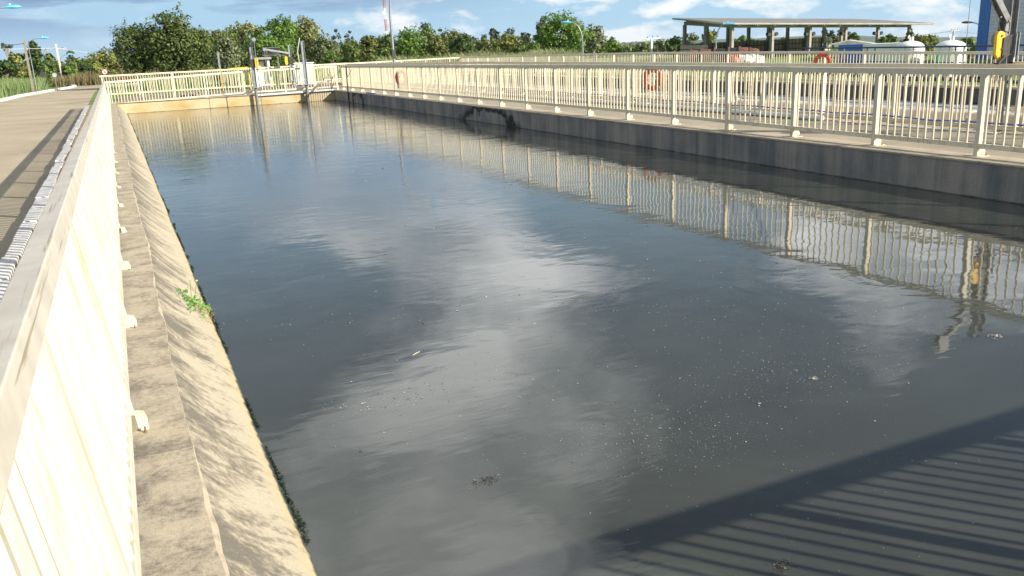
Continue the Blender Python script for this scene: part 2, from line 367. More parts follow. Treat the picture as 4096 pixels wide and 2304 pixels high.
LEAF = {
 'mango': leaf_mat('mango_leaves', (0.026, 0.046, 0.010), (0.080, 0.116, 0.026), (0.20, 0.235, 0.065)),
 'dark': leaf_mat('dark_leaves', (0.018, 0.042, 0.010), (0.050, 0.095, 0.020), (0.13, 0.20, 0.05)),
 'bright': leaf_mat('bright_leaves', (0.035, 0.080, 0.012), (0.105, 0.195, 0.028), (0.25, 0.37, 0.06), 0.32),
 'olive': leaf_mat('olive_leaves', (0.040, 0.066, 0.014), (0.115, 0.172, 0.036), (0.25, 0.31, 0.08)),
 'gold': leaf_mat('golden_green_leaves', (0.07, 0.09, 0.020), (0.19, 0.22, 0.050), (0.35, 0.36, 0.09)),
 'grey': leaf_mat('grey_green_leaves', (0.060, 0.085, 0.038), (0.155, 0.190, 0.085), (0.30, 0.33, 0.17)),
 'euca': leaf_mat('bluish_leaves', (0.045, 0.062, 0.044), (0.10, 0.13, 0.09), (0.20, 0.23, 0.17)),
 'yellow': leaf_mat('flowering_leaves', (0.075, 0.10, 0.03), (0.19, 0.215, 0.085), (0.42, 0.40, 0.15)),
 'brown': leaf_mat('brownish_leaves', (0.042, 0.060, 0.013), (0.120, 0.145, 0.034), (0.25, 0.27, 0.075)),
}
BLADE = leaf_mat('tall_grass_blades', (0.13, 0.20, 0.06), (0.26, 0.36, 0.13), (0.44, 0.50, 0.26), 0.4)
BLADE2 = leaf_mat('dry_grass_blades', (0.14, 0.10, 0.05), (0.24, 0.19, 0.10), (0.30, 0.32, 0.13), 0.3)
BARK = simple('bark', (0.16, 0.13, 0.10), 0.95, var=0.35, scale=3)
BARKP = simple('pale_bark', (0.34, 0.30, 0.25), 0.95, var=0.35, scale=3)

# ------------------------------------------------------------------ mesh building
class MB:
    def __init__(s): s.v = []; s.f = []; s.mi = []; s.m = 0
    def add(s, vs, fs):
        n = len(s.v); s.v += [tuple(map(float, p)) for p in vs]; s.f += [tuple(i+n for i in f) for f in fs]; s.mi += [s.m]*len(fs)
    def box(s, x0, x1, y0, y1, z0, z1):
        s.add([(x0, y0, z0), (x1, y0, z0), (x1, y1, z0), (x0, y1, z0), (x0, y0, z1), (x1, y0, z1), (x1, y1, z1), (x0, y1, z1)],
              [(0, 3, 2, 1), (4, 5, 6, 7), (0, 1, 5, 4), (1, 2, 6, 5), (2, 3, 7, 6), (3, 0, 4, 7)])
    def bar(s, a, b, w, h, upv=(0, 0, 1)):
        a = Vector(a); b = Vector(b); d = (b-a).normalized(); u = Vector(upv)
        if abs(d.dot(u)) > 0.95: u = Vector((0, 1, 0))
        sd = d.cross(u).normalized(); u = sd.cross(d).normalized()
        vs = [p+sd*(i*w/2)+u*(j*h/2) for p in (a, b) for i, j in ((-1, -1), (1, -1), (1, 1), (-1, 1))]
        s.add(vs, [(0, 1, 2, 3)[::-1], (4, 5, 6, 7), (0, 1, 5, 4), (1, 2, 6, 5), (2, 3, 7, 6), (3, 0, 4, 7)])
    def tube(s, pts, r, n=8, cap=True):
        pts = [Vector(p) for p in pts]; rs = r if isinstance(r, (list, tuple)) else [r]*len(pts)
        base = len(s.v); prev = None
        for i, p in enumerate(pts):
            d = (pts[min(i+1, len(pts)-1)]-pts[max(i-1, 0)]).normalized()
            if prev is None:
                u = Vector((0, 0, 1)) if abs(d.z) < 0.9 else Vector((0, 1, 0))
                prev = (u-d*u.dot(d)).normalized()
            prev = (prev-d*prev.dot(d)).normalized(); q = d.cross(prev)
            for k in range(n):
                a = 2*math.pi*k/n; s.v.append(tuple(p+(prev*math.cos(a)+q*math.sin(a))*rs[i]))
        for i in range(len(pts)-1):
            for k in range(n):
                s.f.append((base+i*n+k, base+i*n+(k+1) % n, base+(i+1)*n+(k+1) % n, base+(i+1)*n+k)); s.mi.append(s.m)
        if cap:
            s.f.append(tuple(base+k for k in range(n))[::-1]); s.mi.append(s.m)
            s.f.append(tuple(base+(len(pts)-1)*n+k for k in range(n))); s.mi.append(s.m)
    def lathe(s, prof, c=(0, 0, 0), n=24):
        base = len(s.v)
        for r, z in prof:
            for k in range(n):
                a = 2*math.pi*k/n; s.v.append((c[0]+r*math.cos(a), c[1]+r*math.sin(a), c[2]+z))
        for i in range(len(prof)-1):
            for k in range(n):
                s.f.append((base+i*n+k, base+i*n+(k+1) % n, base+(i+1)*n+(k+1) % n, base+(i+1)*n+k)); s.mi.append(s.m)
    def prism(s, poly, axis, a0, a1):
        """polygon given in the two other axes, extruded along axis"""
        n = len(poly)
        def mk(p, a): return {'x': (a, p[0], p[1]), 'y': (p[0], a, p[1]), 'z': (p[0], p[1], a)}[axis]
        s.add([mk(p, a0) for p in poly]+[mk(p, a1) for p in poly],
              [tuple(range(n)), tuple(range(n, 2*n))[::-1]]+[(i, i+n, (i+1) % n+n, (i+1) % n) for i in range(n)])
    def build(s, name, mat, parent=None, loc=(0, 0, 0), smooth=False, bevel=0.0):
        me = bpy.data.meshes.new(name); me.from_pydata(s.v, [], s.f)
        for m in (mat if isinstance(mat, (list, tuple)) else [mat]): me.materials.append(m)
        if any(s.mi): me.polygons.foreach_set('material_index', s.mi)
        me.validate()
        import bmesh
        bm = bmesh.new(); bm.from_mesh(me); bmesh.ops.recalc_face_normals(bm, faces=bm.faces); bm.to_mesh(me); bm.free()
        if smooth:
            me.polygons.foreach_set('use_smooth', [True]*len(me.polygons))
            me.set_sharp_from_angle(angle=R(40))
        o = bpy.data.objects.new(name, me); col.objects.link(o); o.location = loc
        if parent: o.parent = parent
        if bevel:
            md = o.modifiers.new('bevel', 'BEVEL'); md.width = bevel; md.segments = 2; md.limit_method = 'ANGLE'
        return o
def tag(o, label=None, cat=None, group=None, kind=None):
    if label: o['label'] = label
    if cat: o['category'] = cat
    if group: o['group'] = group
    if kind: o['kind'] = kind
    return o
def empty(name, loc=(0, 0, 0), rz=0.0):
    o = bpy.data.objects.new(name, None); col.objects.link(o); o.location = loc; o.rotation_euler = (0, 0, rz); o.empty_display_size = 0.2
    return o
def link_copy(src, parent, loc=None, rot=None):
    c = src.copy(); col.objects.link(c); c.parent = parent
    if loc is not None: c.location = loc
    if rot is not None: c.rotation_euler = rot
    for ch in list(src.children):
        d = ch.copy(); col.objects.link(d); d.parent = c
    return c

# ------------------------------------------------------------------ setting
ZW = -0.456                # water level; coping tops are z = 0
XL, XR, YF = 0.085, 9.63, 41.49
X2, X3, Y3 = 12.75, 21.72, 56.3
GZ = -0.19                 # road and lawn level
def gz(x, y):
    d = math.hypot(x, y)
    return GZ - 0.002 if d < 130 else GZ-0.002-(d-130)*0.0135
def ground():
    xs = [-6000, -3500, -1800, -800, -350, -150, -80, -30, -0.44, 22.4, 60, 110, 180, 350, 800, 1800, 3500, 6000]
    ys = [-2500, -800, -200, -60, -2.5, 57.0, 90, 130, 180, 260, 400, 800, 1600, 3000, 6000]
    vs = [(x, y, gz(x, y)) for y in ys for x in xs]; fs = []; n = len(xs)
    for j in range(len(ys)-1):
        for i in range(n-1):
            if xs[i] == -0.44 and ys[j] == -2.5: continue
            fs.append((j*n+i, j*n+i+1, (j+1)*n+i+1, (j+1)*n+i))
    b = MB(); b.add(vs, fs); tag(b.build('ground', GRASSM), kind='structure')
    b = MB(); b.add([(-0.44, YF+1.6, GZ-0.002), (12.2, YF+1.6, GZ-0.002), (12.2, 57.0, GZ-0.002), (-0.44, 57.0, GZ-0.002)], [(0, 1, 2, 3)])
    tag(b.build('lawn', GRASSM), kind='structure')
ground()
def road():
    L_ = [(-7.5, -3), (-7.5, 40), (-7.2, 56), (-6.0, 60), (-5.55, 68), (-4.2, 79), (-3.2, 86), (-2.9, 91), (-3.6, 96)]
    R_ = [(-1.12, -3), (-1.12, 40), (-1.12, 56), (-1.12, 60), (-1.1, 68), (-0.9, 79), (0.5, 86), (4.0, 91.2), (7.0, 93)]
    b = MB(); z = GZ+0.003
    vs = [(*p, z) for p in L_]+[(*p, z) for p in R_]; n = len(L_)
    b.add(vs, [(i, i+n, i+n+1, i+1) for i in range(n-1)])
    tag(b.build('road', ROADM), kind='structure')
    # left kerb beside the grass bank: whitewashed stones
    pts = [(-6.0, 60), (-5.55, 68), (-4.2, 79), (-3.2, 86), (-2.9, 91), (-3.6, 96)]
    b = MB(); rnd = random.Random(4)
    for (x0, y0), (x1, y1) in zip(pts, pts[1:]):
        L_ = math.hypot(x1-x0, y1-y0); k = max(1, int(L_/1.0))
        for i in range(k):
            a, c = i/k, (i+0.97)/k; j = rnd.uniform(-.02, .02)
            b.bar((x0+(x1-x0)*a+j-.1, y0+(y1-y0)*a, GZ+0.05+j/2), (x0+(x1-x0)*c+j-.1, y0+(y1-y0)*c, GZ+0.05+j/2), 0.26, 0.22)
    tag(b.build('kerb', KERBW, bevel=0.01), kind='structure')
    b = MB()
    for i in range(26):
        y = 30+i*1.02 if False else 33+i*1.02
    for i in range(5):
        b.bar((-6.5-.2*i, 57.5-i*1.0, GZ+.05), (-6.7-.2*i, 56.55-i*1.0, GZ+.05), .26, .22)
    tag(b.build('kerb', KERBW, bevel=0.01), kind='structure')
    # right kerb, seen over the handrail
    b = MB(); y = -2.0
    while y < 41.8:
        l = 0.98; j = rnd.uniform(-.012, .012)
        b.box(-1.12+j, -0.975+j+rnd.uniform(-.015, .02), y, y+l-.012, GZ-.1, -0.012+rnd.uniform(-.006, .006)); y += l
    tag(b.build('kerb', KERBW, bevel=0.012), kind='structure')
    b = MB(); b.box(-0.96, -0.44, -2, 43, GZ-.1, -0.03)
    tag(b.build('pavement', PAVER), kind='structure')
road()

def basin():
    # left bank: coping slab, broken lip and sloping face with a slightly bulging profile
    t = empty('embankment_wall', (0, 0, 0))
    tag(t, 'pale streaked concrete bank with flat coping sloping down into the dark water below the near left railing', 'retaining wall')
    rnd = random.Random(2)
    b = MB(); ny = 420; ys = [-1.5+i*(YF+1.5)/ny for i in range(ny+1)]
    wob = []; a = 0
    for i in range(ny+1):
        a = a*0.80+rnd.uniform(-1, 1)*0.006; wob.append(a + 0.012*math.sin(ys[i]*0.9)+0.008*math.sin(ys[i]*2.3+1))
    chips = [0.0]*(ny+1)
    for _ in range(46):
        c0 = rnd.randrange(5, ny-5); w = rnd.uniform(1.2, 4.5); dd = rnd.uniform(.008, .026)
        for i in range(max(0, c0-8), min(ny+1, c0+9)): chips[i] = max(chips[i], dd*math.exp(-((i-c0)/w)**2))
    prof = [(0.0, 0.0), (0.03, -0.045), (0.10, -0.14), (0.20, -0.255), (0.30, -0.350), (0.385, -0.456), (0.47, -0.60), (0.6, -0.95), (1.2, -2.0)]
    for i, y in enumerate(ys):
        e = XL+wob[i]-chips[i]
        b.v.append((-0.44, y, 0.0)); b.v.append((e, y, 0.0)); b.v.append((e+0.002+chips[i]*.9, y, -0.004-chips[i]*.9))
        for px, pz in prof[1:]:
            bul = 0.006*math.sin(y*1.7+px*9)
            b.v.append((XL+px+wob[i]*0.5*(1-px*2)+bul if pz > -.5 else XL+px, y, pz))
    m = 3+len(prof)-1
    for i in range(ny):
        for k in range(m-1):
            b.f.append((i*m+k, i*m+k+1, (i+1)*m+k+1, (i+1)*m+k)); b.mi.append(0 if k == 0 else (2 if k == 1 else 1))
    o = b.build('bank_face', [COPING, SLOPE, LIP], t, smooth=True)
    # far wall
    t = empty('end_wall', (0, YF, 0)); tag(t, 'sunlit ochre concrete wall closing the far end of the dark basin under the far railing', 'retaining wall')
    b = MB(); b.box(-0.44, XR+0.0, 0, 1.6, -2.6, 0.0)
    b.build('wall_face', WALL_F, t, bevel=0.01)
    b = MB(); b.box(-0.44, XR, -0.06, 1.6, 0.003, 0.028); b.build('coping', CONC, t)
    b = MB(); b.box(3.93, 3.945, -0.004, 0.01, -1, 0.0); b.build('joint', DARK, t)
    # right divider with walkway on top
    t = empty('dividing_wall', (XR, 0, 0)); tag(t, 'long shaded concrete wall with black mould stains between the dark basin and the walkway', 'retaining wall')
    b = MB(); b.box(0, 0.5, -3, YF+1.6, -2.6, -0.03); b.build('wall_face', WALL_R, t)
    b = MB(); b.box(-0.015, 0.52, -3, YF+1.6, -0.029, 0.0); b.build('coping', CONC, t, bevel=0.006)
    b = MB(); b.box(XR+0.521, X2, -3, 57, -2.5, -0.004); tag(b.build('walkway', WALK), kind='structure')
    b = MB(); b.box(-0.4, XR+0.52, YF+1.601, YF+1.75, -2.5, -0.05)
    # near wall under the camera
    b = MB(); b.box(-0.44, XR, -2.5, 0.55, -2.6, -0.004); tag(b.build('terrace', WALK), kind='structure')
    # second basin
    t = empty('outer_wall', (X3, 0, 0)); tag(t, 'rough grey wall with pinkish lit coping along the outer side of the second basin', 'retaining wall')
    b = MB(); b.box(0, 0.35, -3, Y3, -2.6, -0.06); b.build('wall_face', WALL_3, t)
    b = MB(); b.box(-0.03, 0.4, -3, Y3+.4, -0.059, 0.0); b.build('coping', simple('pinkish_coping', (0.55, 0.42, 0.30), 0.9), t)
    t = empty('outer_end_wall', (12.75, Y3, 0)); tag(t, 'beige wall closing the far end of the second basin behind the long railings', 'retaining wall')
    b = MB(); b.box(0, 8.94, 0, .6, -2.6, 0.0); b.build('wall_face', WALL_F, t)
    for nm, (x0, x1, y0, y1), m in (('water', (-0.4, XR+.05, 0.5, YF+.05), WATER), ('water', (X2-.05, X3+.05, -2.9, Y3+.05), WATER2)):
        b = MB(); b.add([(x0, y0, ZW), (x1, y0, ZW), (x1, y1, ZW), (x0, y1, ZW)], [(0, 1, 2, 3)]); tag(b.build(nm, m), kind='structure')
    b = MB(); b.add([(-1, -3, -2.55), (22, -3, -2.55), (22, 57, -2.55), (-1, 57, -2.55)], [(0, 1, 2, 3)]); tag(b.build('basin_floor', CONC), kind='structure')
basin()

# ------------------------------------------------------------------ railings
def interp(tbl, s):
    for (a, za), (b_, zb) in zip(tbl, tbl[1:]):
        if s <= b_: return za+(zb-za)*max(0, (s-a))/(b_-a)
    return tbl[-1][1]
def make_foot_mesh():
    b = MB(); b.box(-0.085, 0.085, -0.04, 0.13, 0.001, 0.010)                       # plate (local y = water side or back)
    b.prism([(-0.03, 0.010), (0.115, 0.010), (0.115, 0.055), (0.095, 0.09), (-0.03, 0.105)], 'x', 0.018, 0.030)
    b.prism([(-0.03, 0.010), (0.115, 0.010), (0.115, 0.055), (0.095, 0.09), (-0.03, 0.105)], 'x', -0.030, -0.018)
    b.box(-0.030, 0.030, -0.034, -0.022, 0.010, 0.115)
    b.box(-0.018, 0.018, 0.09, 0.098, 0.010, 0.085); b.box(-0.018, 0.018, -0.02, 0.09, 0.085, 0.093)
    o = b.build('base_plate', CREAM); me = o.data; bpy.data.objects.remove(o)
    b = MB(); b.tube([(0, 0.09, 0.010), (0, 0.09, 0.045)], 0.0075, 6); b.tube([(0, 0.09, 0.010), (0, 0.09, 0.020)], 0.016, 6)
    o = b.build('bolt', simple('rusty_bolt', (0.30, 0.22, 0.16), 0.6, 0.5, var=0.4, scale=30), smooth=True); mb = o.data; bpy.data.objects.remove(o)
    return me, mb
FOOT, BOLT = make_foot_mesh()
def tube_mesh(name, h, r, mat, n=8):
    b = MB(); b.tube([(0, 0, 0), (0, 0, h)], r, n); o = b.build(name, mat, smooth=True); me = o.data; bpy.data.objects.remove(o); return me
def post_mesh(mat, h):
    b = MB(); b.box(-0.03, 0.03, -0.034, 0.034, 0, h); o = b.build('post', mat); me = o.data; bpy.data.objects.remove(o); return me
def put(name, me, parent, loc, rot=(0, 0, 0), scale=None):
    o = bpy.data.objects.new(name, me); col.objects.link(o); o.parent = parent; o.location = loc; o.rotation_euler = rot
    if scale: o.scale = scale
    return o
def railing(label, p0, p1, ztab, posts, pitch, footside=1, mat=CREAM, topmat=None, bottom=0.105, hgt=1.1, feet=True, nparts=100, toph=0.08, topw=0.076, br=0.0145, phase=0.5, bolts=True, tilt=0.0, footdeep=1.0):
    """straight railing from p0 to p1. local x runs along it; ztab lowers or lifts it along its length (uneven ground)"""
    p0 = Vector(p0); p1 = Vector(p1); d = (p1-p0); Ln = d.length; ang = math.atan2(d.y, d.x)
    t = empty('railing', (p0.x, p0.y, 0), ang); tag(t, label, 'railing', 'cream railings round the basins')
    zo = lambda s: interp(ztab, s)
    xs = [0]+[a for a, _ in ztab if 0 < a < Ln]+[Ln]
    th = MB(); bh = MB()
    for a, c in zip(xs, xs[1:]):
        # handrail: hollow section with a slightly proud cap lip
        th.bar((a, 0, hgt-toph/2+zo(a)), (c, 0, hgt-toph/2+zo(c)), topw, toph)
        bh.bar((a, 0, bottom+0.032+zo(a)), (c, 0, bottom+0.032+zo(c)), 0.045, 0.064)
    th.build('top_rail', topmat or mat, t, bevel=0.004)
    bh.build('bottom_rail', mat, t, bevel=0.003)
    hb = hgt-toph-bottom-0.064
    bm_ = tube_mesh('baluster', hb, br, mat); pm = post_mesh(mat, hgt-toph-0.012)
    bl = []; pos = sorted(posts)
    s = pitch*phase
    while s < Ln:
        if all(abs(s-q) > 0.05 for q in pos): bl.append(s)
        s += pitch
    cam_l = Matrix.Rotation(-ang, 3, 'Z') @ Vector((-p0.x, -p0.y, 0))
    def vis(s):
        w = p0+d*(s/Ln); X, Y = proj(w.x, w.y, 0.6) if depth(w.x, w.y, .6) > .05 else (-9e9, 0)
        return (0 if -60 < X < 4160 and depth(w.x, w.y, .6) > .05 else 1, abs(s-cam_l.x))
    order = sorted(bl, key=vis); first = order[:nparts]; rest = order[nparts:]
    for s in first: put('baluster', bm_, t, (s, 0, bottom+0.064+zo(s)))
    if rest:
        b = MB()
        for s in rest: b.tube([(s, 0, bottom+0.064+zo(s)), (s, 0, bottom+0.064+zo(s)+hb)], br, 6)
        tag(b.build('baluster', mat, t, smooth=True), kind='stuff')
    for q in pos:
        put('post', pm, t, (q, 0, 0.012+zo(q)))
        if feet:
            f = put('base_plate', FOOT, t, (q, 0, min(0, zo(q)) if zo(q) < 0 else 0), (-tilt if footside > 0 else tilt, 0, 0 if footside > 0 else math.pi), (1, footdeep, 1))
            if bolts: put('bolt', BOLT, f, (-.06 if footside > 0 else .06, 0, 0))
    t.rotation_euler = (tilt, 0, ang)
    return t
# long right-hand railing on the divider
rp = [9.0-9.0+7.568+i*1.6762 for i in range(-3, 21)]
railing('long cream railing along the right edge of the dark basin, nearest across the water', (9.98, 0.4, 0), (9.98, 41.2, 0),
        [(0, -.02), (9.5, 0), (16, .045), (30, .04), (41, .02)], [q-0.4 for q in rp if 0.5 < q < 41.1], 0.1290, footside=-1, phase=0.9)
# left railing beside the camera
lp = [4.03+i*1.754 for i in range(-2, 22)]
railing('sunlit weathered cream railing running away from the camera on the left bank beside the road', (-0.152, 0.42, 0), (-0.152, 41.35, 0),
        [(0, 0), (6, -.03), (12, -.07), (24, -.12), (41, -.16)], [q-0.42 for q in lp if 0.6 < q < 41.2], 0.1253, footside=-1, mat=CREAM_L, topmat=RAILTOP, toph=0.095, br=0.019, phase=0.4, tilt=-0.122, footdeep=0.62)
# far railing across the end
fp = [ony(px, 400, YF-.1)[0] for px in (576, 705, 829, 986, 1150)]
railing('cream railing standing on the ochre end wall across the far end of the dark basin', (-0.22, YF+0.12, 0), (9.9, YF+0.12, 0),
        [(0, -.16), (4, -.05), (6, 0), (10.2, .02)], [.1]+[x+0.22 for x in fp]+[9.0, 10.05], 0.125, footside=-1)
railing('farther cream railing beyond the end wall, crossing the lawn behind the far basin railing', (-0.45, 50, 0), (12.5, 50, 0),
        [(0, .02), (13, .05)], [0.1+i*1.7 for i in range(8)], 0.125, footside=-1, feet=False)
railing('second long cream railing across the walkway, with blue hose and white pipe at its foot', (12.5, -2, 0), (12.5, 50, 0),
        [(0, -.07), (10.8, -.07), (15.6, -.05), (21, -.01), (32, .05), (46, .0), (52, .0)], [q+2 for q in [12.9-1.70*8+i*1.70 for i in range(31)] if -1.9 < q < 49.9], 0.129, footside=1)
railing('third long cream railing on the outer wall of the second basin beside the lawn', (21.95, -2, 0), (21.95, Y3, 0),
        [(0, -.20), (17, -.20), (25, -.08), (36, .03), (58, .02)], [q+2 for q in [19.28-1.70*12+i*1.70 for i in range(34)] if -1.9 < q < 56.1], 0.129, footside=1, bolts=False)
railing('distant cream railing crossing the far end of the second basin before the tall grass', (12.5, Y3-.1, 0), (21.9, Y3-.1, 0),
        [(0, -.03), (9.4, .0)], [0.1+i*1.7 for i in range(6)], 0.129, footside=1, feet=False)
# the railing the photographer leans over (throws its shadow on the water)
railing('near railing below the camera throwing its slatted shadow on the water', (-0.25, 0.385, 0), (9.9, 0.385, 0),
        [(0, 0), (10.2, 0)], [0.35+i*1.42 for i in range(7)], 0.1295, footside=-1)

# ------------------------------------------------------------------ hoists, pipes, lifebuoys
def arc(c, r, a0, a1, n, plane='xz'):
    out = []
    for i in range(n+1):
        a = a0+(a1-a0)*i/n; u, v = r*math.cos(a), r*math.sin(a)
        out.append({'xz': (c[0]+u, c[1], c[2]+v), 'yz': (c[0], c[1]+u, c[2]+v), 'xy': (c[0]+u, c[1]+v, c[2])}[plane])
    return out
def main_hoist():
    x, y = 12.62, 9.25
    t = empty('davit_hoist', (x, y, 0), 0)
    tag(t, 'tall grey steel davit hoist with yellow winch standing close at the right edge', 'hoist')
    b = MB(); b.tube([(0, 0, ZW-0.6), (0, 0, 0.98)], 0.055, 16); b.build('socket_pipe', GALVD, t, smooth=True)
    b = MB(); b.tube([(0, 0, .38), (0, 0, .41)], 0.068, 16); b.build('clamp', GALV, t, smooth=True)
    b = MB(); b.box(-0.15, 0.13, -0.13, 0.13, 0.985, 1.0); b.box(-.13, .13, -.12, .12, 1.003, 1.018); b.build('flange', GALV, t, bevel=.003)
    f = t.children[-1]
    for sx, sy in ((-.1, -.09), (.1, -.09), (-.1, .09), (.1, .09)):
        b = MB(); b.tube([(sx, sy, 1.018), (sx, sy, 1.045)], .012, 6); b.build('bolt', GALV, f)
    b = MB(); b.box(-.07, .07, -.012, .012, 1.019, 2.55); b.box(-.085, -.07, -.075, .075, 1.019, 2.55); b.box(.07, .085, -.075, .075, 1.019, 2.55)
    b.box(-.07, .07, .062, .075, 1.019, 1.9)
    b.build('mast', GALVD, t, bevel=.003)
    # arm: two flats with a sheave at the end
    A = Vector((-.10, -.02, 1.66)); T = Vector((-.87, -.05, 2.46))
    b = MB(); b.bar(A+Vector((0, .045, 0)), T+Vector((0, .045, 0)), .012, .10); b.bar(A-Vector((0, .045, 0)), T-Vector((0, .045, 0)), .012, .10)
    b.bar(A+(T-A)*.1, A+(T-A)*.95, .08, .012)
    b.build('arm', GALVD, t, bevel=.002); arm = t.children[-1]
    b = MB(); b.tube([(-.115, -.09, 1.66), (-.115, .05, 1.66)], .016, 8); b.build('pivot_pin', simple('rusty_bolt', (0, 0, 0)), arm)
    b = MB(); b.prism([(-.17, 1.52), (-.08, 1.50), (-.07, 1.74), (-.14, 1.76)], 'y', -.065, -.05); b.prism([(-.17, 1.52), (-.08, 1.50), (-.07, 1.74), (-.14, 1.76)], 'y', .05, .065); b.build('bracket', GALVD, t)
    b = MB(); b.tube([(T.x-.02, -.085, T.z), (T.x-.02, -.015, T.z)], .09, 20); b.build('sheave', DARK, arm, smooth=True)
    b = MB(); b.box(T.x-.13, T.x+.1, -.10, -.088, T.z-.13, T.z+.13); b.box(T.x-.13, T.x+.1, -.012, 0, T.z-.13, T.z+.13); b.build('side_plate', GALVD, arm)
    b = MB(); b.tube([(-.04, 0, 2.5), tuple(T+Vector((.1, 0, .07)))], .008, 6); b.tube([(-.02, .02, 2.3), (-.45, -.02, 2.03)], .02, 8); b.build('stay', GALVD, t)
    # winch: yellow rounded guard in front of a dark drum box, hung on the mast by a two-plate clamp
    zc = 1.30; n = 14
    poly = [(-.43+.09+.09*math.cos(a), zc+.13+.09*math.sin(a)) for a in [math.pi-k*math.pi/n for k in range(n+1)]]
    poly += [(-.25, zc-.16), (-.29, zc-.20), (-.34, zc-.20), (-.42, zc-.12)]
    b = MB(); b.prism(poly, 'y', -.14, -.09); b.build('winch_guard', YEL, t, bevel=.004); g = t.children[-1]
    for q in ((-.33, zc+.15), (-.31, zc-.04), (-.335, zc-.165)):
        b = MB(); b.tube([(q[0], -.155, q[1]), (q[0], -.14, q[1])], .014, 8); b.build('bolt', RUST, g)
    b = MB(); b.tube([(-.25, -.135, zc+.10), (-.25, .02, zc+.10)], .10, 18); b.build('drum', simple('dirty_drum', (.22, .2, .17), .6), t, smooth=True)
    b = MB(); b.prism([(-.30, zc+.12), (-.14, zc+.16), (-.12, zc-.13), (-.30, zc-.20)], 'y', -.16, -.142); b.prism([(-.30, zc+.12), (-.14, zc+.16), (-.12, zc-.13), (-.30, zc-.20)], 'y', -.02, .0)
    b.box(-.14, -.12, -.16, .08, zc-.14, zc+.16); b.build('winch_frame', DARK, t)
    b = MB(); b.bar((-.26, -.17, zc-.15), (-.41, -.19, zc-.25), .02, .035); b.bar((-.41, -.2, zc-.25), (-.41, -.12, zc-.25), .02, .02); b.build('crank', DARK, t)
    for zz_ in (zc-.13, zc+.15):
        for yy_ in (-.095, .095):
            b = MB(); b.tube([(-.12, yy_, zz_), (.13, yy_, zz_)], .010, 6); b.build('clamp_rod', DARK, t)
    b = MB(); b.box(.10, .115, -.12, .12, zc-.17, zc+.19); b.box(.02, .035, -.13, -.1, zc-.18, zc+.18); b.build('clamp_plate', GALV, t)
    b = MB(); b.tube([(-.33, -.11, zc+.22), tuple(T+Vector((.02, -.03, -.02)))], .0045, 5)
    b.tube([(T.x-.10, -.05, T.z), (T.x-.10, -.05, -1.2)], .0045, 5); b.build('cable', simple('steel_cable', (.20, .17, .15), .5, .5), t)
    # timber and steel platform frame beside its socket
    t = empty('cable_guide_frame', (12.75, 8.55, 0)); tag(t, 'pale yellow angle frame bolted to the second railing beside the tall hoist', 'frame')
    b = MB(); b.bar((0, -.4, 1.06), (0.0, .75, 1.02), .12, .05); b.build('top_bar', CREAM, t)
    b = MB(); b.bar((0, .5, 1.0), (.0, .5, -.3), .05, .05, (1, 0, 0)); b.bar((.4, .1, 1.0), (.4, .1, -.3), .05, .05, (1, 0, 0)); b.build('upright', YEL if False else CREAM, t)
    b = MB(); b.bar((-.02, .6, .33), (.45, 0.0, .30), .04, .09); b.build('cross_bar', CREAM, t)
main_hoist()

def far_hoist(x, y, ztop, label, winch, arm=None, foot=-1.3, yelx=.16):
    t = empty('davit_hoist', (x, y, 0)); tag(t, label, 'hoist', 'hoists at the far end of the dark basin')
    b = MB(); b.box(-.06, .06, -.01, .01, .35, ztop); b.box(-.072, -.06, -.06, .06, .35, ztop); b.box(.06, .072, -.06, .06, .35, ztop); b.build('mast', GALV, t)
    b = MB(); b.tube([(0, 0, foot), (0, 0, .35)], .07, 12); b.build('socket_pipe', GALVD, t, smooth=True)
    b = MB(); b.box(-.15, .15, -.15, .15, .33, .36); b.build('flange', GALV, t)
    if arm:
        b = MB(); b.bar((0, -.02, arm[0]), (arm[1], arm[2], arm[3]), .07, .09); b.build('arm', GALV, t)
        b = MB(); b.tube([(arm[1], arm[2]-.05, arm[3]-.02), (arm[1], arm[2]+.05, arm[3]-.02)], .085, 12); b.build('sheave', GALV, t, smooth=True)
        b = MB(); b.tube([(arm[1], arm[2], arm[3]), (arm[1]+.02, arm[2], foot+.5)], .018, 5); b.tube([(arm[1], arm[2], arm[3]), (-yelx, -.05, winch)], .014, 5); b.build('cable', GALVD, t)
    if winch:
        n = 10; poly = [(yelx*.0+(.15*math.cos(a)), winch+.20+.15*math.sin(a)) for a in [math.pi-k*math.pi/n for k in range(n+1)]]+[(.15, winch-.3), (.05, winch-.4), (-.12, winch-.36), (-.15, winch-.2)]
        b = MB(); b.prism([(p[0]*.5+yelx, winch+(p[1]-winch)*.62) for p in poly], 'y', -.16, -.08); b.build('winch_guard', YEL, t)
        b = MB(); b.box(-.1, .14, -.08, .1, winch-.2, winch+.16); b.build('winch_frame', DARK, t)
    return t
p = ony(1016, 300, 41.25); zt = zfor(p[0], 41.25, 150)
far_hoist(p[0], 41.25, zfor(p[0], 41.25, 178), 'leftmost far hoist, a grey post with yellow winch above the ochre end wall', zfor(p[0], 41.25, 252), arm=(zfor(p[0], 41.25, 182), -.02, -1.3, zfor(p[0], 41.25-1.3, 156)), yelx=.16)
p = ony(1222, 300, 41.25)
far_hoist(p[0], 41.25, zfor(p[0], 41.25, 165), 'thin grey hoist post with slack cable near the far right corner of the basin', None)
t = bpy.data.objects[-1] if False else None
q = empty('hanging_cable', (p[0]-.12, 41.1, 0)); tag(q, 'thin pale cable hanging beside the grey post near the far corner', 'cable')
b = MB(); zt = zfor(p[0], 41.1, 150); b.tube([(0, 0, zt), (-.16, 0, zt-.6), (-.12, 0, zt-1.5), (.02, 0, zt-1.9)], .022, 6); b.build('strand', ROPE, q)
p = at(1165, 270, 50)
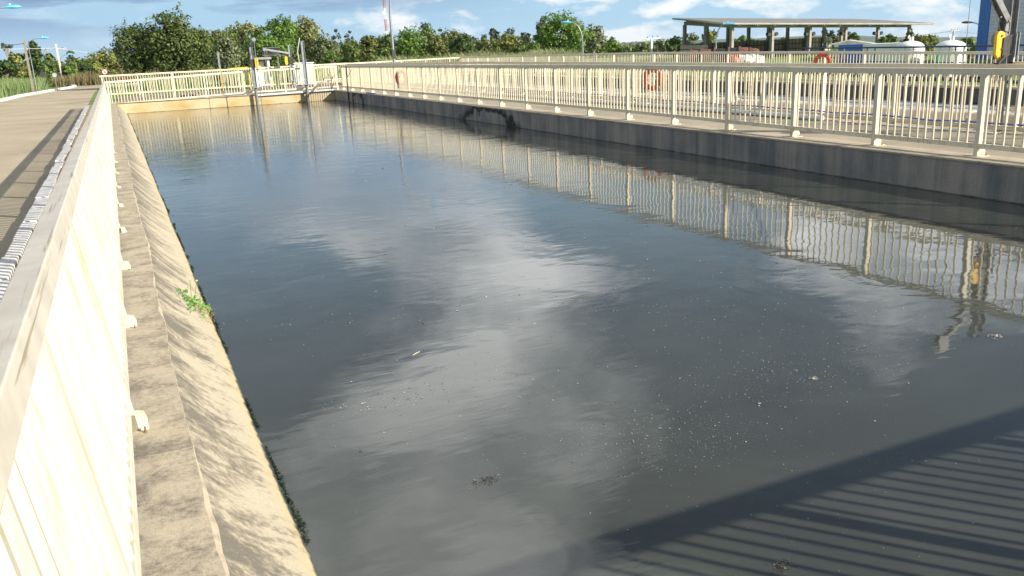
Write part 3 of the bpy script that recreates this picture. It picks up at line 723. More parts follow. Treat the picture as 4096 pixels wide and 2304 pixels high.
far_hoist(p[0], p[1], zfor(p[0], p[1], 180), 'hoist behind the far railing with its arm reaching left to a pulley', zfor(p[0], p[1], 240), arm=(zfor(p[0], p[1], 213), -1.35, -.1, zfor(p[0]-1.35, p[1]-.1, 197)), foot=GZ, yelx=-.25)

def pipe_thing(name, label, cat, pts, r, mat, n=12, group=None, flanges=()):
    t = empty(name, pts[0]); tag(t, label, cat, group); o = Vector(pts[0])
    b = MB(); b.tube([Vector(p)-o for p in pts], r, n); b.build('pipe_run', mat, t, smooth=True)
    for f in flanges:
        f = Vector(f)-o; b = MB(); b.tube([f-Vector((0, .035, 0)), f+Vector((0, .035, 0))], r*1.22, n); b.build('collar', mat, t, smooth=True)
    return t
pipe_thing('pipe', 'large beige pipe running along the near edge of the second basin behind the railing', 'pipe',
           [(13.12, 1.0, .02), (13.12, 9.7, .03), (13.12, 26, .03), (13.12, 50, .0)], .20, PIPEB, 20, None, [(13.12, 10.1, 0), (13.12, 16.2, 0), (13.12, 22.3, 0)])
rr = random.Random(8)
hp = []; y = 1.0
while y < 41: hp.append((12.462+rr.uniform(-.006, .006), y, .192+interp([(0, -.07), (9, -.07), (14, -.05), (19, -.01), (30, .05), (46, 0)], y)+rr.uniform(-.012, .02))); y += .55
tb = pipe_thing('hose', 'blue hose lying along the bottom bar of the second railing', 'hose', hp, .014, HOSE, 8)
pipe_thing('pipe', 'long white plastic pipe lying on the walkway at the foot of the second railing', 'pipe',
           [(12.22, 12.6, .05), (12.24, 20, .05), (12.2, 40, .05)], .05, PVC, 12, None, [(12.22, 12.8, .05), (12.23, 18.6, .05), (12.23, 24.6, .05)])
t = empty('channel_strip', (12.2, 9.0, 0)); tag(t, 'flat white painted strip on the walkway beyond the end of the white pipe', 'strip')
b = MB(); b.box(0, .14, 0, 3.2, .0, .02); b.build('slab', KERBW, t)
pipe_thing('pipe', 'thin white pipe laid along the lip of the ochre end wall', 'pipe', [(6.05, YF-.09, -.02), (8.0, YF-.09, -.0), (9.62, YF-.09, .02)], .045, PVC, 10, None, [])
pipe_thing('pipe', 'dark upright pipe with a side wire clamped to the stained wall near the far corner', 'pipe', [(9.58, 38.6, -.9), (9.58, 38.6, .5), (9.6, 38.6, 1.12)], .028, BLACK, 8)
b = MB(); pipe_t = bpy.data.objects.get('pipe.003')
b.tube([(0, 0, 1.5), (.1, .0, 1.62), (.25, 0, 1.85)], .012, 5); b.build('wire', DARK, pipe_t)
pipe_thing('pipe', 'short bluish pipe lying on the coping near the far right corner', 'pipe', [(9.72, 34.6, .03), (9.72, 36.0, .03)], .025, HOSE, 8)

def lifebuoy(name_label, loc, rz, tiltx=0, lower=True, scale=1.0):
    t = empty('lifebuoy', loc, rz); tag(t, name_label, 'lifebuoy', 'orange lifebuoys hung on the railings')
    t.scale = (scale,)*3
    # ring in the local x-z plane
    b = MB(); n = 40; m = 12; R0, r0 = .275, .078
    for i in range(n):
        a = 2*math.pi*i/n
        for k in range(m):
            c = 2*math.pi*k/m; rr_ = R0+r0*math.cos(c)
            b.v.append((rr_*math.cos(a), .045*math.sin(c), rr_*math.sin(a)))
    for i in range(n):
        for k in range(m):
            b.f.append((i*m+k, i*m+(k+1) % m, ((i+1) % n)*m+(k+1) % m, ((i+1) % n)*m+k)); b.mi.append(0)
    b.build('ring', ORANGE, t, smooth=True)
    b = MB()
    for q in range(4):
        a0 = math.pi/4+q*math.pi/2; pts = []
        for i in range(11):
            a = a0+i*math.pi/20; rad = .36+.035*math.sin(math.pi*i/10)-.01
            pts.append((rad*math.cos(a), -.0, rad*math.sin(a)-(.02*math.sin(math.pi*i/10))))
        b.tube(pts, .008, 5)
    b.build('grab_line', ROPE, t, smooth=True)
    for q in range(4):
        a = math.pi/4+q*math.pi/2; b = MB()
        pts = [((R0+.084*math.cos(c))*math.cos(a), .052*math.sin(c), (R0+.084*math.cos(c))*math.sin(a)) for c in [2*math.pi*k/10 for k in range(11)]]
        b.tube(pts, .010, 5, cap=False); b.build('strap', ROPE, t)
    if lower:
        b = MB(); rnd = random.Random(3)
        for q in range(7):
            xo = rnd.uniform(-.05, .06); pts = []
            for i in range(9):
                z = .30-i*.068; pts.append((xo+rnd.uniform(-.012, .012)-.02, -.055+rnd.uniform(-.01, .01), z))
            b.tube(pts, .006, 4)
        pts = [(.03, -.05, -.25), (.08, -.05, -.36), (.13, -.04, -.46), (.17, -.04, -.55), (.15, -.05, -.68)]
        b.tube(pts, .006, 4); b.tube([(-.02, -.05, -.25), (-.06, -.05, -.4), (-.10, -.05, -.5)], .006, 4)
        b.build('rope_coil', ROPE, t)
    return t
lifebuoy('orange lifebuoy with coiled pale rope hanging on the second railing behind the near slats', (12.38, 18.6, .68), R(-62), lower=True, scale=.82)
p = onx(3289, 247, 21.80)
lifebuoy('large orange lifebuoy half above the middle rails, hung on the third railing', tuple(p), R(-58), lower=False, scale=.80)
p = at(3356, 227, 40)
lifebuoy('small far orange lifebuoy beside the low blue building', tuple(p), R(-75), lower=False, scale=.50)
lifebuoy('red lifebuoy seen edge-on on the long right railing below the tall lamp post', (10.09, 32.2, .66), R(-60), lower=True, scale=.85)

# ------------------------------------------------------------------ distant structures on the right
def shed():
    # corner column px of the roof/column grid, receding to the right
    A = at(2926, 110, 70); B = at(3637.6, 110, 88)          # near-left and right end of the front row
    Cc = at(2739, 110, 84)                                    # back-left corner
    A[2] = B[2] = Cc[2] = 0
    ex = B-A; Lx = np.linalg.norm(ex); ex /= Lx; ey = Cc-A; Ly = np.linalg.norm(ey); ey /= Ly
    t = empty('open_shed', tuple(A)); tag(t, 'long open shed with grey corrugated roof on concrete columns and a brick back wall', 'shed')
    g0 = GZ-1.2
    def W(u, v, z): p = ex*u+ey*v; return (p[0], p[1], z)
    def top(u, v, px_y): p = A+ex*u+ey*v; return zfor(p[0], p[1], px_y)
    zb = {}
    zA = top(0, 0, 111); zB = top(Lx, 0, 109); zC = top(0, Ly, 100)      # beam underside / column tops
    def zt(u, v): return zA+(zB-zA)*u/Lx+(zC-zA)*v/Ly
    cols = []
    fx = []
    for px in (2926, 3087, 3237, 3380, 3510, 3637.6):
        # solve u so that the column lands on the pixel column
        lo, hi = 0, Lx
        for _ in range(40):
            m = (lo+hi)/2; p = A+ex*m
            if proj(p[0], p[1], 1)[0] < px: lo = m
            else: hi = m
        fx.append(lo)
    def column(u, v, w=.24):
        b = MB(); p0 = np.array(W(u, v, g0)); h = zt(u, v)-g0
        b.box(-w/2, w/2, -w/2, w/2, 0, h)
        o = b.build('column', GREYC, t); o.location = tuple(p0); o.rotation_euler = (0, 0, math.atan2(ex[1], ex[0])); return o
    for i, u in enumerate(fx):
        o = column(u, 0)
        if i in (1, 2, 3, 4):
            b = MB(); b.prism([(-.21, -.0), (-.55, .1), (-.62, -.12), (-.35, -.2)], 'y', -.12, .12); b.prism([(.21, -.0), (.55, .1), (.62, -.12), (.35, -.2)], 'y', -.12, .12)
            l = b.build('floodlight', DARK, o); l.location = (0, 0, zt(u, 0)-g0-.45)
    column(0, Ly*.5); 
    for k in range(9): column(Lx*(k/8.0), Ly, .26)
    # beams
    def beam(u0, v0, u1, v1, h, w=.3, off=0.0):
        b = MB(); a = Vector(W(u0, v0, zt(u0, v0)+h/2+off)); c = Vector(W(u1, v1, zt(u1, v1)+h/2+off)); b.bar(a, c, w, h); b.build('beam', GREYC, t)
    beam(-.1, 0, Lx+.1, 0, .32, .25); beam(0, .2, 0, Ly-.2, .30, .25); beam(0, Ly, Lx, Ly, .3, .25)
    # corrugated roof: low ridge, overhanging eaves
    b = MB(); nu = 240; e = 1.0; cvs = []
    zE = top(0, -e, 94)-zA; zF = top(0, Ly+e, 78)-zC
    rows = [(-e, zE), (Ly*.5, (zE+zF)/2+.02), (Ly+e, zF)]
    for i in range(nu+1):
        u = -1.3+(Lx+4.2)*i/nu; c_ = .055*math.cos(i*math.pi)
        for v, dz in rows: cvs.append(W(u, v, zt(u, v)+dz+c_))
    n = len(cvs)
    cvs += [(x, y, z+.05) for x, y, z in cvs]
    fs = []
    for i in range(nu):
        for k in range(2):
            a = i*3+k; fs += [(a, a+1, a+4, a+3), (a+n, a+3+n, a+4+n, a+1+n)]
        fs += [(i*3, i*3+3, i*3+3+n, i*3+n), (i*3+2, i*3+2+n, i*3+5+n, i*3+5)]
    fs += [(0, n, 1+n, 1), (1, 1+n, 2+n, 2), (nu*3, nu*3+1, nu*3+1+n, nu*3+n), (nu*3+1, nu*3+2, nu*3+2+n, nu*3+1+n)]
    b.add(cvs, fs); b.build('roof', simple('grey_roof_sheet', (.62, .58, .52), .85, var=.22, scale=1.2), t)
    b = MB()
    for u in np.linspace(.5, Lx-.5, 12): b.bar(W(u, -.9, zt(u, 0)+zE-.12), W(u, Ly+.9, zt(u, Ly)+zF-.12), .12, .10)
    b.build('purlin', GREYC, t)
    # brick wall behind
    def wallmat():
        m, nt, bs = new_mat('block_wall'); tcn = nt.nodes.new('ShaderNodeTexCoord')
        br = nt.nodes.new('ShaderNodeTexBrick'); br.inputs['Scale'].default_value = 1.0; br.offset = 0.0
        br.inputs['Brick Width'].default_value = .52; br.inputs['Row Height'].default_value = .52; br.inputs['Mortar Size'].default_value = .045
        br.inputs['Color1'].default_value = (.70, .60, .42, 1); br.inputs['Color2'].default_value = (.52, .45, .33, 1); br.inputs['Mortar'].default_value = (.17, .14, .11, 1)
        mp = nt.nodes.new('ShaderNodeMapping'); mp.inputs['Rotation'].default_value = (R(90), 0, 0)
        lnk(nt, tcn.outputs['Object'], mp.inputs[0]); lnk(nt, mp.outputs[0], br.inputs['Vector']); lnk(nt, br.outputs[0], bs.inputs['Base Color']); bs.inputs['Roughness'].default_value = .95
        return m
    wm = wallmat()
    hw_ = top(Lx*.3, Ly, 166)-g0
    b = MB(); b.box(0, Lx*.93, -.1, .1, 0, hw_); o = b.build('back_wall', wm, t); o.location = W(0, Ly+.35, g0); o.rotation_euler = (0, 0, math.atan2(ex[1], ex[0]))
    b = MB(); b.box(.2, Ly*.62, -.1, .1, 0, hw_-.1); o = b.build('side_wall', wm, t); o.location = W(-.3, Ly*.40, g0); o.rotation_euler = (0, 0, math.atan2(ey[1], ey[0]))
    return A, ex, ey, g0
SH = shed()

def rot_thing(name, loc, rz, label, cat, group=None):
    return tag(empty(name, tuple(loc), rz), label, cat, group)
def drum_pile():
    g = GZ
    # row of big rusty pipes wrapped in black sheet in front of the shed
    spec = [(2762, 2800, 200, RUST), (2804, 2852, 197, RUST), (2858, 2906, 194, BLACK), (2914, 2955, 191, BLACK), (2957, 2998, 189, RUST), (3000, 3030, 193, RUST)]
    labs = ['rusty flanged pipe section at the left end of the row before the shed', 'second rusty pipe section with raised flanges before the shed',
            'dark pipe section third in the row before the shed', 'pipe section wrapped in black sheet in front of the corner column',
            'brown curved pipe section just right of the shed corner column', 'rounded brown pipe bend at the right end of the row before the shed']
    for (a, c, ty, m), lb in zip(spec, labs):
        p = at((a+c)/2, ty, 55); q0 = at(a, ty, 55); q1 = at(c, ty, 55); Lp = math.hypot(*(q1-q0)[:2]); ang = math.atan2((q1-q0)[1], (q1-q0)[0])
        r = .48; zc = p[2]-r
        t = rot_thing('pipe_section', (p[0], p[1], zc-r), ang, lb, 'pipe', 'big pipe sections lying before the shed')
        b = MB(); b.tube([(-Lp/2, 0, r), (-Lp/6, 0, r+.02), (Lp/6, 0, r), (Lp/2, 0, r-.04)], [r, r*.98, r, r*.92], 18); b.build('pipe_body', m, t, smooth=True)
        b = MB(); b.tube([(-Lp/2-.03, 0, r), (-Lp/2+.09, 0, r)], r*1.14, 18); b.build('flange', m if m != BLACK else RUST, t, smooth=True)
        b = MB(); b.box(-Lp/2+.1, Lp/2-.1, -.3, .3, -(zc-r-g) if zc-r > g else -.4, .04); b.build('cradle', DARK, t)
drum_pile()

def low_building():
    D = 47; a = at(3352, 215, D); c = at(3622, 215, D-1.5)
    ang = math.atan2((c-a)[1], (c-a)[0]); Lb = math.hypot(*(c-a)[:2]); zt_ = zfor(a[0], a[1], 180); z1 = zfor(c[0], c[1], 179)
    t = rot_thing('low_building', (a[0], a[1], GZ-.6), ang, 'low flat building with blue upper band and white louvred wall beside the white tanks', 'building')
    h = zt_-GZ+.6; w0 = Lb*.41
    b = MB(); b.box(0, w0-.01, 0, 1.2, h-1.0, h); b.build('blue_band', BLUE, t)
    b = MB(); b.box(0, w0-.01, .01, 1.2, 0, h-1.0); b.build('wall', simple('pale_blue_paint', (.45, .55, .68), .6), t)
    b = MB(); b.box(w0, Lb, -.25, 1.4, 0, h); b.build('white_block', WHITE, t)
    b = MB()
    for k in range(7): b.box(w0+.2, w0+2.2, -.31, -.26, h-2.6+k*.2, h-2.5+k*.2)
    b.build('louvre', GALVD, t)
    for k in range(4):
        b = MB()
        for j in range(4): b.box(.5+k*.9, 1.1+k*.9, -.03, .005, h-1.9+j*.14, h-1.83+j*.14)
        b.build('vent', NAVY, t)
    # tiled lean-to roof behind
    p = at(3325, 175, 66); r_ = at(3500, 175, 66); ang = math.atan2((r_-p)[1], (r_-p)[0]); Lr = math.hypot(*(r_-p)[:2])
    zb = zfor(p[0], p[1], 180)
    t = rot_thing('annex', (p[0], p[1], GZ-.8), ang, 'small grey gabled annex roof behind the low blue building under the shed', 'building')
    b = MB(); b.box(.6, Lr-.2, .2, 5, 0, zb-GZ+.7); b.build('wall', simple('beige_wall', (.42, .37, .28), .9), t)
    hz = zb-GZ+.8; pk = zfor(p[0]+(r_-p)[0]*.42, p[1]+(r_-p)[1]*.42, 161)-GZ+.8
    b = MB(); b.add([(-.2, 0, hz), (Lr*.42, 0, pk), (Lr+.4, 0, hz-.1), (Lr+.4, 5.4, hz-.1), (Lr*.42, 5.4, pk), (-.2, 5.4, hz)], [(0, 1, 4, 5), (1, 2, 3, 4)])
    b.add([(-.2, 0, hz), (Lr*.42, 0, pk), (Lr+.4, 0, hz-.1)], [(0, 1, 2)])
    b.build('roof', simple('grey_roof_sheet', (.4, .375, .34)), t)
low_building()

def tank(px0, px1, pytop, D, label):
    a = at(px0, 200, D); c = at(px1, 200, D); mid = (a+c)/2; r = math.hypot(*(c-a)[:2])/2
    zt_ = zfor(mid[0], mid[1], pytop); g = GZ-.8; h = zt_-g
    t = rot_thing('storage_tank', (mid[0], mid[1], g), .3, label, 'tank', 'white domed tanks behind the blue railing')
    b = MB(); dome = [(r, 0), (r, h-r*.50)]+[(r*math.cos(a_), h-r*.50+r*.50*math.sin(a_)) for a_ in [i*math.pi/2/12 for i in range(1, 13)]]
    b.lathe(dome, n=48); b.build('shell', WHITE, t, smooth=True)
    b = MB(); b.tube([(-.10, 0, h-.05), (-.10, 0, h+.14)]+[(-.10-.07+.07*math.cos(k*math.pi/6), 0, h+.14+.07*math.sin(k*math.pi/6)) for k in range(1, 7)]+[(-.24, 0, h+.09)], .026, 8); b.build('vent_pipe', WHITE, t, smooth=True)
    b = MB(); b.box(.08, .20, -.05, .07, h-.03, h+.17); b.build('level_box', WHITE, t)
    b = MB(); b.tube([(r+.02, 0, h*.40), (r+.02, 0, h*.40+.02)], .01, 4)
    b = MB(); b.lathe([(r+.02, h-r*.5-.06), (r+.02, h-r*.5)], n=48); b.build('weld_band', WHITE, t, smooth=True)
tank(3581, 3698, 163, 43, 'left white domed water tank with a hooked vent pipe on top')
tank(3738, 3866, 160, 42, 'right white domed water tank just left of the blue striped tower')

def tower():
    D = 56; a = at(3902, 240, D); c = at(4320, 240, D-6)
    ang = math.atan2((c-a)[1], (c-a)[0]); w = math.hypot(*(c-a)[:2]); H_ = 7.5
    t = rot_thing('water_tower', (a[0], a[1], GZ-.6), ang, 'tall white block tower with a blue corner stripe at the right edge', 'tower')
    s = .85
    m, nt, bs = new_mat('painted_blockwork'); tcn = nt.nodes.new('ShaderNodeTexCoord'); br = nt.nodes.new('ShaderNodeTexBrick')
    br.inputs['Scale'].default_value = 1.0; br.inputs['Brick Width'].default_value = .4; br.inputs['Row Height'].default_value = .2; br.inputs['Mortar Size'].default_value = .008
    br.inputs['Color1'].default_value = (.66, .68, .72, 1); br.inputs['Color2'].default_value = (.60, .63, .68, 1); br.inputs['Mortar'].default_value = (.36, .38, .42, 1)
    mp = nt.nodes.new('ShaderNodeMapping'); mp.inputs['Rotation'].default_value = (R(90), 0, 0)
    lnk(nt, tcn.outputs['Object'], mp.inputs[0]); lnk(nt, mp.outputs[0], br.inputs['Vector']); lnk(nt, br.outputs[0], bs.inputs['Base Color']); bs.inputs['Roughness'].default_value = .8
    b = MB(); b.box(0, s, -.05, 3, 0, H_); b.build('corner_stripe', BLUE, t)
    b = MB(); b.box(s+.003, w-1.0, 0, 3, 0, H_); b.build('wall', m, t)
    q_ = at(4092, 200, 52.5)
    k_ = [k for k in np.linspace(0, w, 200) if proj(*(a+(c-a)*k/w*np.array([1, 1, 0])))[0] > 4092][0]
    b = MB(); b.box(k_, k_+.7, -.05, -.003, 0, H_); b.build('second_stripe', BLUE, t)
tower()

def blue_railing():
    pts = [(2990+500*0+340, 192, 36), (3600, 189, 33), (3800, 186, 31), (3950, 184, 29.5), (4170, 180, 28)]
    P3 = [at(px, py, D) for px, py, D in pts]; P3.insert(0, at(3205, 193, 38))
    t = rot_thing('railing', (P3[0][0], P3[0][1], 0), 0, 'dark blue pipe railing with paired posts in front of the white tanks', 'railing')
    o = Vector((P3[0][0], P3[0][1], 0)); V3 = [Vector(p)-o for p in P3]
    b = MB(); b.tube(V3, .028, 8); b.build('top_rail', NAVY, t, smooth=True)
    b = MB(); b.tube([v-Vector((0, 0, .48)) for v in V3], .016, 6); b.build('middle_rail', NAVY, t)
    b = MB(); b.tube([v-Vector((0, 0, 1.0)) for v in V3], .05, 6); b.build('bottom_rail', NAVY, t)
    tot = 0
    for a, c in zip(V3, V3[1:]):
        L_ = (c-a).length; s = .3
        while s < L_:
            for ds in (0, .42):
                p = a+(c-a)*min(1, (s+ds)/L_)
                b = MB(); b.tube([(0, 0, -1.9), (0, 0, 0)], .022, 6)
                o2 = b.build('post', GALV if tot % 3 else NAVY, t); o2.location = p
            s += 1.75; tot += 1
blue_railing()

# green pump between the tanks, white kerbs and pipes on the lawn
p = at(3757, 230, 36); t = rot_thing('pump', (p[0], p[1], p[2]-.35), .3, 'small green pump post beside the right white tank', 'pump'); t.scale = (.55, .55, .6)
gm = simple('green_paint', (.03, .25, .13), .4)
b = MB(); b.lathe([(.0, 0), (.13, 0), (.13, .5), (.16, .5), (.16, .56), (.11, .58), (.11, .8), (.0, .86)], n=16); b.build('casing', gm, t, smooth=True)
b = MB(); b.tube([(0, 0, .4), (-.32, 0, .4), (-.32, 0, .75)], .06, 10); b.build('pipe_arm', gm, t, smooth=True)
for (px0, px1, py, lb) in ((3520, 3640, 302, 'low white concrete slab on the lawn left of the tanks'), (3650, 3800, 300, 'pale slab with dark underside on the lawn below the left tank'), (3800, 3960, 297, 'long pale slab lying on the lawn near the tower')):
    a = onz(px0, py, GZ+.2); c = onz(px1, py, GZ+.2); ang = math.atan2((c-a)[1], (c-a)[0])
    t = rot_thing('concrete_slab', (a[0], a[1], GZ), ang, lb, 'slab', 'pale slabs lying on the lawn')
    b = MB(); b.box(0, math.hypot(*(c-a)[:2]), 0, 1.2, .12, .30); b.build('slab_top', KERBW, t, bevel=.02)
    b = MB(); b.box(.15, math.hypot(*(c-a)[:2])-.15, .1, 1.1, -.05, .12); b.build('foot', DARK, t)
rs = random.Random(12)
for i, (px, cm, lb) in enumerate(((2935, ORANGE, 'orange machine part among the clutter before the shed'), (2998, WHITE, 'white tarpaulin bundle on the ground before the shed'), (3020, WHITE, 'crumpled white sheet right of the tarpaulin bundle before the shed'), (2965, ROPE, 'grey bundle among the clutter before the shed'))):
    p = at(px, 236, 46); t = rot_thing('bundle', (p[0], p[1], p[2]-.35), 0, lb, 'bundle')
    b = MB(); nn, mm = 12, 6
    prof = [(.0, -.0), (.42, .0), (.5, .2), (.38, .42), (.15, .5), (.0, .5)]
    b.lathe(prof, n=12); b.v = [(x*(1+.25*rs.uniform(-1, 1)), y_*(1+.25*rs.uniform(-1, 1)), z*(1+.2*rs.uniform(-1, 1))) for x, y_, z in b.v]
    b.build('folded_sheet', cm, t, smooth=False)
    b = MB(); b.tube([(.46*math.cos(k*.6), .46*math.sin(k*.6), .22) for k in range(11)], .02, 5); b.build('tie_cord', DARK, t)

# ------------------------------------------------------------------ lamp posts, poles, signs, mast
def street_lamp(px, py_base, px_head, py_head, D, rise, label, head=SKYB, r=.07, gz_=None, group='curved street lamps'):
    p = at(px, 260, D); x, y = p[0], p[1]; g = GZ-.1 if gz_ is None else gz_
    hd = at(px_head, py_head, D); top = hd[2]
    v = np.array([hd[0]-x, hd[1]-y]); Lh = math.hypot(*v); v /= Lh+1e-9
    t = rot_thing('street_lamp', (x, y, g), 0, label, 'street lamp', group)
    H_ = top-g; pts = [(0, 0, 0), (0, 0, H_*.45), (0, 0, H_-rise)]
    for k in range(1, 11):
        a = k/10*math.pi/2; pts.append((v[0]*Lh*(1-math.cos(a)), v[1]*Lh*(1-math.cos(a)), H_-rise+rise*math.sin(a)))
    rr_ = [r, r*.85]+[r*.6]*(len(pts)-2)
    b = MB(); b.tube(pts, rr_, 10); b.build('pole', GALV, t, smooth=True)
    e = Vector(pts[-1]); d = Vector((v[0], v[1], .05)); w = Vector((-v[1], v[0], 0))
    b = MB(); s = .75
    b.tube([e-d*.1, e+d*.06, e+d*.25, e+d*.5, e+d*.68], [.05, .10, .15, .13, .05], 12)
    b.v = [(x_, y_, e.z+(z_-e.z)*(.75 if z_ > e.z else .45)) for x_, y_, z_ in b.v]
    b.build('lamp_head', head, t, smooth=True)
    b = MB(); b.tube([e+d*.2+Vector((0, 0, .08)), e+d*.2+Vector((0, 0, .17))], .035, 8); b.build('photocell', WHITE, t)
# tall lamp behind the right railing (head above the frame)
p = at(1577, 260, 47)
t = rot_thing('street_lamp', (p[0], p[1], 0), 0, 'tall curved lamp post rising above the frame behind the long right railing', 'street lamp', 'curved street lamps')
H_ = 6.2; pts = [(0, 0, -.1), (0, 0, 2.2), (-.02, 0, 3.6)]+[(1.5*(1-math.cos(k*math.pi/20)), .2*(1-math.cos(k*math.pi/20)), 3.6+2.2*math.sin(k*math.pi/20)) for k in range(1, 11)]
b = MB(); b.tube(pts, [.075, .07]+[.05]*11, 10); b.build('pole', GALV, t, smooth=True)
b = MB(); b.tube([(1.5, .2, 5.8), (1.7, .2, 5.83), (2.1, .2, 5.83)], [.06, .14, .05], 10); b.build('lamp_head', SKYB, t, smooth=True)
b = MB(); b.box(-.09, .09, -.12, -.07, 1.3, 1.75); b.build('switch_box', DARK, t)
street_lamp(2332, 215, 2283, 90, 62, 1.3, 'curved lamp post standing in front of the big green tree')
street_lamp(2862, 200, 2898, 98, 62, 1.1, 'curved lamp post in front of the shed, its head under the roof corner')
street_lamp(3925, 200, 3887, 90, 75, 1.2, 'far lamp post half hidden by the blue striped tower', head=DARK)
street_lamp(-60, 200, 22, 30, 50, .5, 'light blue lamp head reaching in at the top left corner')
street_lamp(128, 200, 160, 153, 84, .5, 'light blue lamp head above the grey timber pole', r=.05)
street_lamp(243, 230, 268, 219, 116, .8, 'lowest light blue lamp beside the dark billboard', r=.05)
def utility_pole(px_b, py_b, px_t, py_t, D, mat, w, label, arm=None):
    p = at(px_b, py_b, D); x, y = p[0], p[1]; g = GZ-.05
    q = at(px_t, py_t, D)
    t = rot_thing('utility_pole', (x, y, g), 0, label, 'utility pole', 'utility poles')
    b = MB(); a = Vector((0, 0, 0)); c = Vector((q[0]-x, q[1]-y, q[2]-g)); n = len(b.v)
    b.bar(a, c, w, w*.8, (0, 1, 0)); b.build('pole', mat, t)
    if arm:
        for dz in arm: b = MB(); b.bar(c+Vector((-.5, 0, -dz)), c+Vector((.9, 0, -dz+.05)), .09, .09); b.build('crossarm', mat, t)
    for k in (-.4, .1, .6):
        if arm: b = MB(); b.lathe([(.0, 0), (.04, 0), (.04, .08), (.02, .13), (0, .15)], tuple(c+Vector((k, 0, -arm[0]+.05))), 8); b.build('insulator', BLACK, t)
    return Vector((x, y, g))+c
PA = utility_pole(133, 360, 94, 158, 82, WOODP, .17, 'weathered grey timber pole standing at the left kerb')
PB = utility_pole(254, 330, 223, 176, 104, POLEC, .20, 'pale concrete pole carrying a crossarm beside the dark billboard', arm=(.5,))
PC = utility_pole(200, 310, 183, 192, 135, WOODP, .17, 'thin distant timber pole between the conical trees')
PD = utility_pole(3810, 200, 3816, 120, 120, POLEC, .22, 'distant white pole with crossarm above the right white tank', arm=(.1,))
PE = utility_pole(2607, 215, 2606, 153, 75, WHITE, .16, 'short white pole with a T top left of the shed', arm=(.03,))
def wire(a, c, sag, r, label, mat=DARK):
    t = rot_thing('power_line', tuple(a), 0, label, 'cable')
    pts = []
    for i in range(17):
        s = i/16; p = Vector(a)*(1-s)+Vector(c)*s; p.z -= sag*4*s*(1-s); pts.append(p-Vector(a))
    b = MB(); b.tube(pts, r, 5); b.build('strand', mat, t)
far_l = Vector(at(-300, 70, 60)); far_l2 = Vector(at(-300, 100, 60))
wire(far_l, PA-Vector((0, 0, .3)), .6, .022, 'dark cable sagging from the left edge to the timber pole')
wire(PA-Vector((0, 0, .3)), PC, 1.0, .022, 'dark cable sagging behind the timber pole to the distant pole')
wire(Vector(at(-300, 192, 95)), PB-Vector((0, 0, .4)), .1, .022, 'pale thin cable from the left edge to the concrete pole', ROPE)
wire(PB-Vector((0, 0, .4)), Vector(at(640, 205, 120)), .5, .022, 'pale thin cable from the concrete pole into the big dark tree', ROPE)
wire(Vector(at(3300, 150, 150)), PD-Vector((0, 0, .1)), .5, .025, 'faint cable from behind the shed to the distant crossarm pole', ROPE)
wire(PD-Vector((0, 0, .1)), Vector(at(4300, 120, 120)), .5, .025, 'faint cable running right from the distant crossarm pole', ROPE)

def sign(px, py, D, rpx, face, back, label, post_bottom, bar=False, e_sign=False, base_z=None, pm=GALVD):
    p = at(px, py, D); dd = depth(*p); r = rpx/F_PX*dd; g = GZ if base_z is None else base_z
    t = rot_thing('road_sign', (p[0], p[1], g), math.atan2(p[1], p[0])-math.pi/2, label, 'sign')
    z = p[2]-g
    b = MB(); b.tube([(0, .03, 0), (0, .03, z+r*.8)], .03, 8); b.build('post', pm, t)
    b = MB(); b.tube([(0, -.012, z), (0, .0, z)], r, 28); b.build('disc', face, t)
    if bar:
        b = MB(); b.box(-.07, .07, -.03, -.013, z-r*.95, z+r*.95); b.build('stiffener', DARK, t)
    if e_sign:
        red = simple('sign_red', (.55, .03, .03), .5, var=.05); blk = simple('sign_black', (.02, .02, .06), .5, var=.05)
        b = MB()
        n = 28
        for rr0, rr1 in ((r*.83, r*1.0),):
            vs = [(rr*math.cos(2*math.pi*k/n), -.016, z+rr*math.sin(2*math.pi*k/n)) for rr in (rr0, rr1) for k in range(n)]
            b.add(vs, [(k, (k+1) % n, n+(k+1) % n, n+k) for k in range(n)])
        b.build('red_ring', red, t)
        u = r*.26; b = MB()
        b.box(-u, -u*.45, -.020, -.015, z-u*1.9, z+u*1.9)
        for q in (-1.62, 0, 1.62): b.box(-u*.449, u*1.15, -.020, -.015, z+q*u-.28*u, z+q*u+.28*u)
        b.build('letter_e', blk, t)
        b = MB(); b.bar((-r*.6, -.024, z+r*.6), (r*.6, -.024, z-r*.6), .02*r/r, r*.14, (1, 0, 1)); b.build('slash', red, t)
sign(170, 298, 80, 11, DARK, None, 'round dark sign back on a thin post at the left grass bank', 358)
sign(218, 300, 87, 8.5, simple('sign_back_grey', (.35, .40, .44), .5), None, 'smaller pale round sign back right of the dark one', 350)
sign(419, 287, 88, 10.5, simple('sign_white', (.75, .75, .8), .5, var=.05), None, 'round no parking sign with red ring and slashed E beyond the railing corner', 320, e_sign=True)
sign(2508, 195, 62, 8, DARK, None, 'small black round sign back above the third railing beside the green trees', 220)
sign(3299, 179, 44, 9.5, simple('sign_white', (.7, .7, .7)), None, 'oval white sign back with a black bar in front of the shed wall', 210, bar=True)
